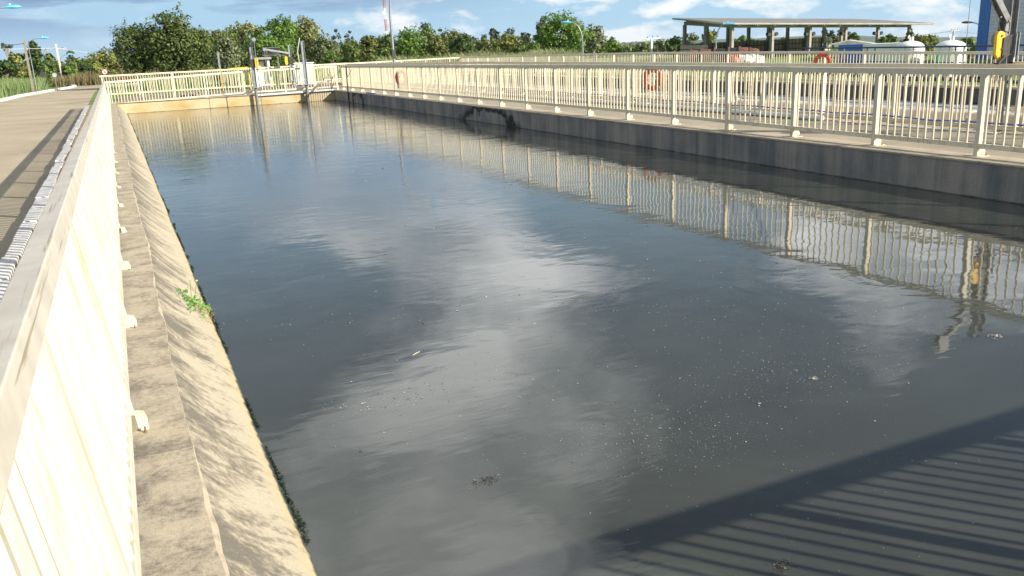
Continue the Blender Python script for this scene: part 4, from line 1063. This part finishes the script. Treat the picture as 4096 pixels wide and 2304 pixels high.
# billboards seen from behind
p = at(262, 290, 100); t = rot_thing('billboard', (p[0], p[1], GZ), -.2, 'dark ribbed billboard back standing right of the concrete pole', 'billboard')
z0, z1 = zfor(p[0], p[1], 318)-GZ, zfor(p[0], p[1], 264)-GZ
b = MB(); b.box(-.35, 1.05, -.04, .04, z0, z1); b.build('panel', DARK, t)
b = MB(); b.box(1.051, 1.17, -.08, .08, z0, z1+.03); b.build('edge_frame', WOODP, t)
for k in (-.3, 1.0): b = MB(); b.box(k-.05, k+.05, .05, .13, 0, z1-.1); b.build('leg', WOODP, t)
for k in range(4): b = MB(); b.box(-.3+k*.38, -.24+k*.38, -.08, -.041, z0, z1); b.build('rib', DARK, t)
b = MB(); b.bar((-.1, -.1, z0-.1), (.6, -.12, z0+.7), .05, .05); b.build('brace', PVC, t)
p = at(1085, 205, 58); t = rot_thing('notice_board', (p[0], p[1], GZ), -.3, 'dark grey framed board back on posts behind the hoists at the far end', 'board')
z0, z1 = zfor(p[0], p[1], 222)-GZ, zfor(p[0], p[1], 189)-GZ
b = MB(); b.box(-.56, .50, -.03, .03, z0, z1); b.build('panel', DARK, t)
b = MB(); b.box(-.56, .50, -.05, -.031, z1-.05, z1); b.box(-.56, .5, -.05, -.031, z0, z0+.05); b.box(-.3, -.26, -.05, -.031, z0+.06, z1-.06); b.build('frame', GALVD, t)
for k in (-.4, .35): b = MB(); b.box(k-.04, k+.04, .031, .1, 0, z1-.1); b.build('leg', GALVD, t)

# pump house and small blocks behind the far railing
p0 = at(1012, 250, 56); p1 = at(1078, 250, 56); ang = math.atan2((p1-p0)[1], (p1-p0)[0]); Lh = math.hypot(*(p1-p0)[:2])
t = rot_thing('pump_house', (p0[0], p0[1], GZ), ang, 'small white rendered hut with flat grey slab roof behind the far hoists', 'hut')
zt_ = zfor(p0[0], p0[1], 240)-GZ
b = MB(); b.box(0, .12, 0, 1.4, 0, zt_); b.box(Lh-.14, Lh, 0, 1.4, 0, zt_); b.box(.12, Lh-.14, 1.28, 1.4, 0, zt_); b.box(.12, Lh-.14, .25, .35, 0, zt_*.62); b.build('wall', WHITE, t)
b = MB(); b.box(-.12, Lh+.14, -.14, 1.5, zt_+.003, zt_+.14); b.build('roof', GREYC, t)
b = MB(); b.box(.3, Lh-.35, .36, .40, 0, zt_-.12); b.build('door', CREAM, t)
p0 = at(1176, 262, 54); p1 = at(1254, 262, 54); ang = math.atan2((p1-p0)[1], (p1-p0)[0]); Lh = math.hypot(*(p1-p0)[:2]); zt_ = zfor(p0[0], p0[1], 252)-GZ
t = rot_thing('tank_box', (p0[0], p0[1], GZ), ang, 'low pale rectangular box behind the railing right of the far hoist', 'box')
b = MB(); b.box(0, Lh, 0, 1.2, 0, zt_-.05); b.build('body', simple('pale_grey_paint', (.62, .66, .70), .5), t); b = MB(); b.box(-.05, Lh+.05, -.05, 1.25, zt_-.049, zt_); b.build('lid', WHITE, t)
t = rot_thing('barrier', tuple(at(918, 272, 49)*np.array([1, 1, 0])), 0, 'yellow pipe barrier standing behind the far railing left of the hut', 'barrier')
zb_ = zfor(t.location.x, t.location.y, 275)
b = MB(); b.tube([(0, 0, zb_), (.95, .1, zb_+.02)], .035, 8); b.build('top_bar', YEL, t, smooth=True)
for k in (-.45, .95): b = MB(); b.tube([(k, .05, -.1), (k, .05, zb_+.05)], .022, 8); b.build('upright', YEL, t, smooth=True)
t = rot_thing('marker_post', tuple(at(879, 270, 52)*np.array([1, 1, 0])), 0, 'thin grey post standing before the grey-green trees left of the hut', 'post')
zt_ = zfor(t.location.x, t.location.y, 210)
b = MB(); b.box(-.05, .05, -.05, .05, -.1, zt_); b.build('shaft', GALV, t); b = MB(); b.box(-.06, .06, -.06, .06, zt_, zt_+.05); b.build('cap', GALVD, t)
# low stone channel walls beyond the end wall
for k, (y0, lb) in enumerate(((44.2, 'nearest low grey stone kerb between the two far railings'), (46.0, 'middle low grey stone kerb between the two far railings'), (47.8, 'farthest low grey stone kerb between the two far railings'))):
    t = rot_thing('stone_kerb', (.2, y0, GZ), 0, lb, 'kerb', 'low stone kerbs beyond the end wall')
    b = MB(); x = 0; rk = random.Random(k)
    while x < 11: l = rk.uniform(.6, 1.0); b.box(x, x+l-.04, rk.uniform(-.05, .05), .35, -.05, rk.uniform(.24, .32)); x += l
    b.build('stones', simple('dark_stone', (.17, .15, .13), .95, var=.4, scale=4), t, bevel=.02)
    b = MB(); b.box(-.1, 11.1, -.5, -.08, -.05, .06); b.build('bed', CONC, t)

# red and white lattice radio mast far away
p = at(1547, 150, 420); q = at(1538, -80, 420)
g = GZ-4; t = rot_thing('radio_mast', (p[0], p[1], g), 0, 'slender red and white lattice radio mast far behind the trees', 'mast')
H_ = q[2]-g; off = np.array([q[0]-p[0], q[1]-p[1]])*.0; nseg = 22
for i in range(nseg):
    a, c = H_*i/nseg, H_*(i+1)/nseg-.02; w = .55
    b = MB()
    cs = [(w*math.cos(k*2*math.pi/3), w*math.sin(k*2*math.pi/3)) for k in range(3)]
    for k in range(3):
        u, v = cs[k], cs[(k+1) % 3]
        b.tube([(u[0], u[1], a), (u[0], u[1], c)], .10, 4)
        m_ = (a+c)/2
        b.tube([(u[0], u[1], a), (v[0], v[1], m_)], .06, 4); b.tube([(v[0], v[1], m_), (u[0], u[1], c)], .06, 4)
    b.build('lattice_section', TWR if (i//3) % 2 else WHITE, t)
for zz_, rr_ in ((H_*.62, .7), (H_*.80, .6)):
    b = MB(); b.tube([(-.8, -.6, zz_), (-.8, .1, zz_)], rr_, 14); b.build('dish', WHITE, t)

# far hills
b = MB(); vs = []; n = 90; rh = random.Random(5)
for ring, (D, base) in enumerate(((2600, 0), (3000, 1), (3600, .6))):
    for i in range(n+1):
        px = -400+(5200)*i/n; v = ray(px, 150); d = np.array(v[:2])/math.hypot(v[0], v[1])
        hz_ = 281-.0455*(px+16)
        hor = zfor(d[0]*D, d[1]*D, max(150, hz_+2))
        h = hor+(4*math.sin(i*.21)+3*math.sin(i*.5+1)+rh.uniform(-1, 1))*(1 if ring else 0)-(40 if ring == 0 else 0)-(30 if ring == 2 else 0)
        vs.append((d[0]*D, d[1]*D, h))
fs = [(r*(n+1)+i, r*(n+1)+i+1, (r+1)*(n+1)+i+1, (r+1)*(n+1)+i) for r in range(2) for i in range(n)]
b.add(vs, fs); tag(b.build('hills', HILL, smooth=True), kind='structure')

# the air: thin even haze out to the hills
m = bpy.data.materials.new('air'); m.use_nodes = True; nt = m.node_tree; nt.nodes.clear()
pv = nt.nodes.new('ShaderNodeVolumePrincipled'); pv.inputs['Density'].default_value = 0.00007; pv.inputs['Color'].default_value = (.75, .86, 1, 1)
ou = nt.nodes.new('ShaderNodeOutputMaterial'); nt.links.new(pv.outputs[0], ou.inputs['Volume'])
b = MB(); b.box(-6100, 6100, -2600, 6100, -110, 62); tag(b.build('haze', m), kind='stuff')

# ------------------------------------------------------------------ vegetation
def quads_mesh(name, V, F, mat, parent=None, loc=(0, 0, 0)):
    me = bpy.data.meshes.new(name); nv = len(V); nf = len(F); k = F.shape[1]
    me.vertices.add(nv); me.vertices.foreach_set('co', V.astype(np.float32).ravel())
    me.loops.add(nf*k); me.loops.foreach_set('vertex_index', F.astype(np.int32).ravel())
    me.polygons.add(nf); me.polygons.foreach_set('loop_start', (np.arange(nf)*k).astype(np.int32)); me.polygons.foreach_set('loop_total', np.full(nf, k, np.int32))
    me.materials.append(mat); me.update(calc_edges=True); me.validate()
    o = bpy.data.objects.new(name, me); col.objects.link(o); o.location = loc
    if parent: o.parent = parent
    return o
def unit(a): return a/np.maximum(np.linalg.norm(a, axis=1, keepdims=True), 1e-9)
def leaves(C, N, s, rng, aspect=.6):
    """rhombic leaf clusters at C with rough normals N"""
    n = len(C); N = unit(N+rng.normal(0, .55, (n, 3)))
    a = unit(np.cross(N, rng.normal(0, 1, (n, 3)))); b_ = np.cross(N, a)
    s = s[:, None]; V = np.stack([C-a*s, C-b_*s*aspect+N*s*.15, C+a*s, C+b_*s*aspect+N*s*.15], 1).reshape(-1, 3)
    return V, np.arange(4*n).reshape(n, 4)
def tree(px, hw, ptop, pbot, D, kind, label, dens=1.0, shape='round', seed=None, trunk=None, leaf=None, group='trees'):
    rng = np.random.default_rng(abs(hash((px, ptop, D))) % 100000 if seed is None else seed)
    rng = np.random.default_rng(int(px*7+ptop*13+D))
    p = at(px, (ptop+pbot)/2, D); x, y = p[0], p[1]
    zt_ = zfor(x, y, ptop); zb = zfor(x, y, pbot); g = GZ if D < 125 else gz(x, y)
    rx = hw/F_PX*depth(x, y, 3); H_ = zt_-zb; rz = H_/2
    t = rot_thing('tree', (x, y, g), 0, label, 'tree', group)
    z0 = zb-g
    # crown envelope
    area = hw*2*(pbot-ptop)
    s0 = leaf if leaf else 2.6*4/F_PX*D*.5
    nl = int(np.clip(area/9*dens, 500, 14000)); hw = hw*1.06
    nlobe = int(np.clip(area/420, 9, 60))
    L_ = []
    for i in range(nlobe):
        v = rng.normal(0, 1, 3); v /= np.linalg.norm(v); v[2] = v[2]
        rad = rng.uniform(.45, .86)
        if shape == 'cone':
            h = rng.uniform(0, 1); w = (1-h)**.8*.9+.06; a = rng.uniform(0, 2*math.pi); q = np.array([math.cos(a)*w*rx*.75, math.sin(a)*w*rx*.75, (h*2-1)*rz*.92]); lr = rx*(.22+.28*(1-h))
        elif shape == 'tall':
            q = v*np.array([rx, rx, rz])*rad; q[:2] *= (1-.25*q[2]/rz); lr = min(rx, rz)*rng.uniform(.28, .5)
        elif shape == 'sparse':
            q = v*np.array([rx, rx, rz])*rng.uniform(.5, .95); lr = min(rx, rz)*rng.uniform(.18, .34)
        else:
            q = v*np.array([rx, rx, rz])*rad
            if q[2] < 0: q[:2] *= 1.05
            lr = min(rx, rz)*rng.uniform(.24, .46)
        L_.append((q, lr))
    C = []; Nn = []; per = max(8, nl//nlobe)
    for q, lr in L_:
        k = int(per*rng.uniform(.7, 1.4)); v = unit(rng.normal(0, 1, (k, 3))); rr_ = lr*rng.uniform(.55, 1.12, (k, 1))**1
        pp = q+v*rr_*np.array([1.1, 1.1, .85]); C.append(pp); Nn.append(v+unit(q[None, :]+1e-6)*.5+np.array([0, 0, .35]))
        # small sprays sticking out of the lobe
        for _ in range(2):
            d = rng.normal(0, 1, 3); d[2] = abs(d[2])*.8; d /= np.linalg.norm(d); m = max(3, k//14)
            tt = rng.uniform(.9, 1.45, (m, 1)); C.append(q+d*lr*tt+rng.normal(0, lr*.10, (m, 3))); Nn.append(np.tile(d, (m, 1)))
    C = np.concatenate(C); Nn = np.concatenate(Nn)
    C[:, 2] += z0+rz; keep = C[:, 2] > .05; C = C[keep]; Nn = Nn[keep]
    s = s0*rng.uniform(.55, 1.35, len(C))*(1.0 if shape != 'sparse' else .8)
    V, F = leaves(C, Nn, s, rng)
    quads_mesh('crown', V, F, LEAF[kind], t)
    # trunk and limbs
    b = MB(); r0 = max(.10, rx*.055) if trunk is None else trunk
    th = z0+rz*.9; lean = rng.normal(0, .02*th, 2)
    pts = [(0, 0, -.2), (lean[0]*.4, lean[1]*.4, th*.35), (lean[0], lean[1], th*.7), (lean[0]*1.2, lean[1]*1.2, th)]
    b.tube(pts, [r0*1.25, r0, r0*.7, r0*.4], 7)
    for q, lr in sorted(L_, key=lambda e: -e[1])[:9]:
        h = rng.uniform(.35, .8)*th; e = q+np.array([0, 0, z0+rz]); st = np.array([lean[0]*h/th, lean[1]*h/th, h])
        if e[2] < .3: continue
        md = (st+e)/2+rng.normal(0, .06*rx, 3)
        b.tube([tuple(st), tuple(md), tuple(e)], [r0*.5, r0*.33, r0*.12], 5)
    b.build('trunk', BARKP if kind in ('grey', 'euca', 'yellow') else BARK, t, smooth=True)
    return t
T = [
 # px, half width, top, bottom, distance, kind, shape, label
 (25, 24, 163, 200, 125, 'euca', 'sparse', 'slender bare-stemmed tree with a small tufted top at the far left'),
 (24, 46, 240, 318, 100, 'dark', 'round', 'low dark bush below the tufted tree at the far left edge'),
 (68, 34, 210, 318, 104, 'gold', 'round', 'yellowish bush just left of the timber pole'),
 (97, 27, 186, 318, 112, 'dark', 'round', 'dark narrow tree directly behind the timber pole'),
 (146, 44, 165, 322, 108, 'dark', 'cone', 'tall dark conical tree right of the timber pole'),
 (205, 38, 216, 322, 118, 'olive', 'round', 'olive tree between the dark conical tree and the concrete pole'),
 (246, 28, 238, 320, 126, 'bright', 'round', 'light green bush behind the concrete pole'),
 (291, 31, 196, 318, 140, 'grey', 'cone', 'distant pointed tree behind the dark billboard'),
 (288, 34, 258, 332, 100, 'bright', 'round', 'bright green shrub at the foot of the dark billboard'),
 (352, 52, 230, 330, 104, 'dark', 'round', 'dark spreading bush at the bend of the road'),
 (425, 66, 198, 318, 98, 'gold', 'round', 'light yellow-green tree behind the no parking sign'),
 (474, 26, 164, 240, 88, 'mango', 'round', 'dark branch-like treelet jutting left of the big mango tree'),
 (560, 105, 85, 312, 74, 'mango', 'round', 'left half of the pair of huge dark mango trees, with rounded shoulder'),
 (690, 120, 46, 312, 72, 'mango', 'round', 'biggest dark mango tree, highest crown on the left'),
 (800, 62, 104, 305, 76, 'mango', 'round', 'dark mango tree at the right shoulder of the biggest one'),
 (850, 34, 106, 200, 84, 'brown', 'round', 'narrow brownish tree top right of the mango trees'),
 (912, 66, 140, 292, 66, 'grey', 'round', 'soft grey-green tree just left of the far hoists'),
 (905, 42, 98, 180, 88, 'olive', 'round', 'olive tree top rising behind the soft grey-green tree'),
 (985, 48, 78, 190, 92, 'yellow', 'round', 'pale yellowish flowering tree above the leftmost far hoist'),
 (1045, 32, 100, 200, 90, 'olive', 'round', 'olive treetop between the flowering tree and the bright green tree'),
 (1072, 92, 128, 275, 74, 'bright', 'round', 'broad leafy green tree directly behind the white hut'),
 (1132, 62, 60, 205, 78, 'bright', 'round', 'tall bright green tree rising above the notice board'),
 (1232, 62, 52, 262, 80, 'yellow', 'tall', 'tall pale tree with yellow blossom right of the bright green tree'),
 (1300, 56, 128, 262, 78, 'grey', 'round', 'grey-green lower tree right of the tall yellow blossom tree'),
 (1352, 26, 107, 250, 130, 'euca', 'sparse', 'thin airy tree standing alone against the sky right of the blossom tree'),
 (1400, 24, 121, 250, 132, 'euca', 'sparse', 'shorter airy tree right of the lone thin tree'),
 (1418, 50, 160, 262, 96, 'olive', 'round', 'low olive bush below the airy trees'),
 (1478, 44, 130, 262, 92, 'brown', 'round', 'brownish round tree left of the tall lamp post'),
 (1330, 40, 205, 262, 70, 'bright', 'round', 'small bright shrub at the left end of the third railing'),
 (1545, 52, 128, 250, 100, 'olive', 'round', 'light olive tree behind the tall lamp post'),
 (1592, 38, 158, 250, 86, 'dark', 'round', 'dark hollow-looking bush at the foot of the tall lamp post'),
 (1632, 58, 110, 250, 84, 'bright', 'round', 'bright lime green tree right of the tall lamp post'),
 (1694, 58, 86, 245, 92, 'olive', 'round', 'taller olive tree behind the lime green tree'),
 (1752, 46, 134, 245, 84, 'brown', 'round', 'brown-green rounded tree right of the lime green tree'),
 (1806, 66, 118, 238, 108, 'brown', 'round', 'wide brownish tree behind the dark round tree'),
 (1845, 60, 142, 236, 78, 'dark', 'round', 'dark round dense tree in the middle of the tree line'),
 (1765, 22, 110, 200, 135, 'euca', 'sparse', 'small airy treetop above the brown-green tree'),
 (1876, 28, 108, 210, 132, 'euca', 'tall', 'first bluish eucalyptus in the background row'),
 (1932, 22, 120, 210, 136, 'euca', 'tall', 'shorter bluish eucalyptus, second in the background row'),
 (1979, 26, 109, 210, 134, 'euca', 'tall', 'third bluish eucalyptus behind the brown round tree'),
 (2038, 34, 112, 210, 138, 'euca', 'tall', 'broad bluish eucalyptus behind the golden tree'),
 (2090, 20, 106, 210, 133, 'euca', 'tall', 'tall narrow bluish eucalyptus right of the golden tree'),
 (2113, 14, 124, 210, 130, 'euca', 'tall', 'thinnest bluish eucalyptus beside the big green tree'),
 (1946, 46, 152, 232, 82, 'brown', 'round', 'rust-brown round tree between the dark round tree and the golden tree'),
 (2046, 54, 122, 228, 84, 'gold', 'round', 'golden green umbrella shaped tree left of the big green tree'),
 (2128, 34, 172, 228, 78, 'bright', 'round', 'small green bush under the left side of the big green tree'),
 (2240, 122, 44, 226, 80, 'bright', 'round', 'big broad green tree, highest crown right of the middle'),
 (2165, 38, 62, 190, 84, 'mango', 'round', 'dark green shoulder on the left of the big green tree'),
 (2375, 52, 96, 226, 86, 'grey', 'round', 'greyish loose tree at the right side of the big green tree'),
 (2465, 46, 148, 222, 80, 'bright', 'round', 'low leafy bush right of the greyish loose tree'),
 (2560, 44, 174, 218, 100, 'grey', 'round', 'small distant grey-green bush left of the short white pole'),
 (2636, 30, 148, 218, 98, 'grey', 'round', 'small tree just right of the short white pole'),
 (2695, 40, 150, 218, 92, 'dark', 'round', 'dark green tree against the left end of the shed'),
 (2770, 30, 130, 190, 115, 'grey', 'round', 'pale tree seen through the left bay of the shed'),
 (2838, 36, 112, 190, 112, 'gold', 'round', 'rounded yellow-green tree seen through the second bay of the shed'),
 (2950, 56, 144, 190, 112, 'bright', 'round', 'bright treetops seen under the shed roof behind the corner column'),
 (3010, 30, 148, 190, 118, 'bright', 'sparse', 'loose green treetop seen through the shed right of the corner column'),
 (3100, 34, 146, 188, 116, 'gold', 'sparse', 'yellowish treetop seen through the middle bays of the shed'),
 (3150, 30, 140, 188, 116, 'bright', 'sparse', 'green treetop seen between the middle shed columns'),
 (3335, 56, 110, 186, 104, 'brown', 'sparse', 'sparse brown-leaved tree under the right half of the shed roof'),
 (3415, 26, 128, 184, 104, 'bright', 'sparse', 'small green treetop seen at the right of the sparse brown-leaved tree'),
 (3548, 42, 138, 192, 84, 'bright', 'round', 'rounded bright tree behind the low building right of the shed'),
 (3640, 42, 122, 200, 88, 'brown', 'round', 'brownish tree rising behind the left white tank'),
 (3706, 46, 122, 205, 82, 'olive', 'round', 'tall olive tree between the two white tanks'),
 (3698, 34, 144, 245, 60, 'gold', 'round', 'sunlit yellow-green shrub in the gap between the white tanks'),
 (3868, 42, 146, 200, 78, 'bright', 'round', 'round green tree behind the right white tank beside the tower'),
 (3888, 26, 185, 250, 58, 'gold', 'round', 'low yellow-green bush at the foot of the blue striped tower'),
]
for px, hw, pt, pb, D, kind, sh, lb in T:
    tree(px, hw, pt, pb, D, kind, lb, shape=sh, dens=1.15 if sh != 'sparse' else .6, group='trees round the treatment works')

def grass(name, label, cat, regions, n, hmin, hmax, w, mat, seed, lean=.35, top=None):
    rng = np.random.default_rng(seed); P = []
    tot = sum(r[4] for r in regions)
    for x0, x1, y0, y1, wt in regions:
        k = int(n*wt/tot); P.append(np.stack([rng.uniform(x0, x1, k), rng.uniform(y0, y1, k)], 1))
    P = np.concatenate(P)
    if top is not None: P = P[top(P)]
    k = len(P); h = rng.uniform(hmin, hmax, k)*(.75+.5*(np.sin(P[:, 0]*.9)*np.cos(P[:, 1]*.55)*.5+.5)); a = rng.uniform(0, 2*math.pi, k)
    d = np.stack([np.cos(a), np.sin(a)], 1); sd = np.stack([-d[:, 1], d[:, 0]], 1)*(w*rng.uniform(.6, 1.3, k))[:, None]
    l = (lean*h*rng.uniform(.2, 1.4, k))[:, None]; z = np.full(k, GZ-.03)
    b0 = np.concatenate([P-sd, z[:, None]], 1); b1 = np.concatenate([P+sd, z[:, None]], 1)
    m0 = np.concatenate([P-sd*.8+d*l*.35, (z+h*.6)[:, None]], 1); m1 = np.concatenate([P+sd*.8+d*l*.35, (z+h*.6)[:, None]], 1)
    t0 = np.concatenate([P+d*l-sd*.12, (z+h)[:, None]], 1); t1 = np.concatenate([P+d*l+sd*.12, (z+h*.99)[:, None]], 1)
    V = np.stack([b0, b1, m1, m0, t1, t0], 1).reshape(-1, 3); i = np.arange(k)*6
    F = np.concatenate([np.stack([i, i+1, i+2, i+3], 1), np.stack([i+3, i+2, i+4, i+5], 1)])
    o = quads_mesh(name, V, F, mat); tag(o, label, cat, kind='stuff')
kerbx = lambda y: np.interp(y, [40, 56, 60, 68, 79, 86, 91, 96, 120], [-9.5, -8.5, -6.8, -6.5, -5.1, -4.1, -3.7, -4.4, -5])
grass('tall_grass', 'tall pale green grass on the bank left of the road', 'grass', [(-26, -3, 60, 100, 1)], 70000, .35, 1.05, .030, BLADE, 3, top=lambda P: P[:, 0] < kerbx(P[:, 1])-.5-.25*np.sin(P[:, 1]*2)-np.clip((P[:, 1]-70)*.1, 0, 1.2))
grass('dry_grass', 'reddish dry grass across the far end of the road', 'grass', [(-5, 12, 94, 104, 1)], 16000, .5, 1.2, .03, BLADE2, 5)
grass('tall_grass', 'green tall grass under the trees behind the far railing', 'grass', [(2.2, 14, 66, 80, 1.3), (12, 30, 62, 74, 1.0)], 36000, .3, .95, .028, BLADE, 7)
grass('tall_grass', 'feathery pale reed grass behind the third railing in front of the round trees', 'grass', [(19, 33, 58, 66, 1)], 20000, .5, 1.45, .03, leaf_mat('feathery_grass', (.16, .20, .08), (.28, .33, .15), (.48, .50, .30), .35), 9, lean=.6)
grass('lawn_edge_grass', 'short ragged grass hedge along the outer coping of the second basin', 'grass', [(22.25, 22.7, 5, 56, 1)], 16000, .12, .26, .018, leaf_mat('hedge_grass', (.05, .09, .015), (.10, .17, .03), (.2, .27, .06), .3), 11)

# low continuous wood that closes the gaps between the trees
def wood():
    rng = np.random.default_rng(21); Cs = []; 
    for px in np.arange(-30, 2760, 13.0):
        D = 118+rng.uniform(-6, 10); top_ = np.interp(px, [0, 250, 330, 500, 850, 1000, 1350, 1500, 1800, 2150, 2350, 2500, 2760], [262, 258, 242, 215, 165, 150, 178, 172, 172, 178, 165, 188, 182])+rng.uniform(-12, 14)
        p = at(px, 240, D); zt_ = zfor(p[0], p[1], top_); r_ = rng.uniform(1.0, 2.0); h0 = GZ+.1
        for k in range(3):
            c_ = np.array([p[0]+rng.normal(0, .5), p[1]+rng.normal(0, 1), h0+(zt_-h0-r_*.8)*(1-k*.38)])
            v = unit(rng.normal(0, 1, (62, 3))); Cs.append((c_+v*r_*rng.uniform(.5, 1.1, (62, 1)), v))
    C = np.concatenate([a for a, _ in Cs]); N = np.concatenate([b_ for _, b_ in Cs])+np.array([0, 0, .4])
    k = C[:, 2] > GZ; C = C[k]; N = N[k]; V, F = leaves(C, N, rng.uniform(.18, .42, len(C)), rng)
    tag(quads_mesh('distant_wood', V, F, LEAF['olive']), 'low continuous green wood closing the gaps behind the separate trees', 'wood', kind='stuff')
wood()

# weed rooted at the waterline of the bank, and the algae fringe
def weed():
    t = rot_thing('weed', (.34, 7.15, -.40), 0, 'leafy green weed with two tiny yellow flower heads growing at the foot of the bank', 'plant')
    rng = np.random.default_rng(2); lm = leaf_mat('weed_leaves', (.07, .19, .03), (.13, .33, .05), (.24, .46, .10), .35)
    def blades(n, spread, s0, m, zc, off=(0, 0, 0), asp=.5):
        C = rng.normal(0, 1, (n, 3))*np.array(spread)+np.array(off); C[:, 2] = np.abs(C[:, 2])+np.interp(C[:, 0], [-.3, .2], [.27, .0])+zc
        V, F = leaves(C, np.tile([0.2, -.4, .9], (n, 1)), s0*rng.uniform(.5, 1.3, n), rng, asp); return V, F
    V, F = blades(110, (.055, .17, .03), .024, lm, -.01, off=(-.03, .05, 0)); quads_mesh('foliage', V, F, lm, t)
    V, F = blades(240, (.035, .15, .02), .010, None, 0, off=(.08, -.12, 0), asp=.35); quads_mesh('dry_tuft', V, F, leaf_mat('dry_weed', (.18, .15, .05), (.30, .26, .09), (.42, .38, .18), .3), t)
    st = MB(); st.tube([(-.0, .1, 0), (.0, .12, .14), (.01, .13, .30)], .0025, 5); st.tube([(.0, .1, 0), (.03, .13, .15), (.06, .16, .27)], .0025, 5); st.tube([(0, .1, .1), (-.05, .12, .18)], .002, 5)
    st.build('stem', simple('weed_stem', (.15, .2, .06), .7), t)
    for q in ((.01, .13, .30), (.06, .16, .27)):
        f = MB(); f.lathe([(.0, -.006), (.009, -.002), (.010, .004), (.0, .009)], q, 8); f.build('flower_head', simple('flower_yellow', (.75, .62, .25), .6), t)
    C = np.array([[-.04, .13, .20], [-.055, .12, .17], [.06, .11, .13], [.04, .1, .12], [-.03, .1, .12], [.09, .09, .06], [.07, .05, .07]])
    V, F = leaves(C, np.tile([.1, -.5, .8], (7, 1)), np.full(7, .03), rng, .45); quads_mesh('leaf', V, F, lm, t)
weed()
def fringe():
    rng = np.random.default_rng(6); n = 5200; y = rng.uniform(1.2, YF, n); y = np.where(rng.random(n) < .55, rng.uniform(1.2, 14, n), y)
    kk = (np.sin(y*1.9)+.8*np.sin(y*4.7+2)+.6*np.sin(y*9.1)) > -.35; y = y[kk]; n = len(y)
    amp = np.clip(.3+.5*np.sin(y*2.1)+.5*np.sin(y*5.3+1)+.4*np.sin(y*11), 0, 2)*.008
    x = XL+.392+np.abs(rng.normal(0, 1, n))*(amp+.0015); z = ZW+.002+rng.uniform(0, .008, n)
    V, F = leaves(np.stack([x, y, z], 1), np.tile([0, 0, 1.], (n, 1)), rng.uniform(.004, .013, n), rng, .7)
    tag(quads_mesh('algae', V, F, leaf_mat('algae_fringe', (.006, .012, .008), (.018, .035, .020), (.07, .09, .05), .1)), 'ragged dark green algae fringe along the waterline of the bank', 'algae', kind='stuff')
    # floating scum flakes in drifting rafts
    n = 7500; cx0 = []; 
    rafts = [(onz(px, py, ZW), sp, k) for px, py, sp, k in ((1560, 1600, .22, 5), (1950, 1500, .5, 4), (2500, 1750, .28, 8), (2750, 1800, .30, 9), (3000, 1250, .9, 8), (3150, 1500, .5, 8), (2900, 1620, .6, 7), (3300, 1400, .8, 7), (2500, 1150, 1.2, 5), (3400, 1050, 1.1, 4), (1900, 1920, .10, 1), (3200, 1900, .7, 4), (2000, 1700, .8, 4), (2300, 900, 1.5, 3), (1400, 1250, .9, 2), (3600, 1200, 1.0, 4))]
    wts = np.array([r[2] for r in rafts], float); wts /= wts.sum(); idx = rng.choice(len(rafts), int(n*.72), p=wts)
    C = np.array([[rafts[i][0][0], rafts[i][0][1]] for i in idx])+rng.normal(0, 1, (len(idx), 2))*np.array([rafts[i][1] for i in idx])[:, None]*np.array([.9, .45])
    C2 = np.stack([rng.uniform(.8, 9.4, n-len(idx)), rng.uniform(1.6, 26, n-len(idx))], 1); C = np.concatenate([C, C2])
    C = C[(C[:, 0] > .7) & (C[:, 0] < 9.5) & (C[:, 1] > 1.2)]; n = len(C)
    C = np.concatenate([C, np.full((n, 1), ZW+.003)], 1)
    s = np.exp(rng.normal(-6.15, .5, n))*np.clip(C[:, 1]/4, .8, 2.0); N = np.tile([0, 0, 4.], (n, 1))
    V, F = leaves(C, N, s, rng, .7)
    tag(quads_mesh('scum', V, F, leaf_mat('scum_flakes', (.05, .055, .04), (.24, .24, .20), (.62, .60, .52), 0)), 'specks and flakes of pale scum drifting in loose rafts on the dark water', 'scum', kind='stuff')
    p = onz(1664, 1416, ZW); t = rot_thing('straw', (p[0], p[1], ZW+.004), R(35), 'pale floating straw lying alone on the dark water', 'straw')
    b = MB(); b.tube([(-.04, 0, 0), (0, .001, .001), (.045, 0, 0)], [.002, .003, .002], 6); b.build('stalk', simple('straw_stalk', (.6, .55, .4), .8), t)
    for px, py, lb, m in ((1945, 1922, 'dark clump of floating scum at the lower middle of the water', .035), (3130, 2265, 'small black clump of debris floating in the slatted shadow', .022), (3985, 1345, 'pale floating lump near the right edge of the water', .03), (3255, 1515, 'small pinkish crumb floating right of the middle', .015)):
        p = onz(px, py, ZW); t = rot_thing('debris', (p[0], p[1], ZW), 0, lb, 'debris'); k = 90
        C = rng.normal(0, 1, (k, 3))*np.array([m, m*.7, .002]); C[:, 2] = np.abs(C[:, 2])+.003
        V, F = leaves(C, np.tile([0, 0, 1.5], (k, 1)), rng.uniform(.003, .007, k), rng, .6)
        quads_mesh('crumbs', V, F, leaf_mat('debris_crumbs', (.02, .02, .018), (.05, .045, .035), (.35, .33, .28), 0) if 'dark' in lb or 'black' in lb else leaf_mat('pale_crumbs', (.2, .18, .15), (.4, .36, .3), (.6, .55, .5), 0), t)
        b = MB(); b.lathe([(0, .0), (m*.4, .0), (m*.3, .005), (0, .007)], n=9); b.build('lump', DARK if 'dark' in lb or 'black' in lb else ROPE, t)
fringe()
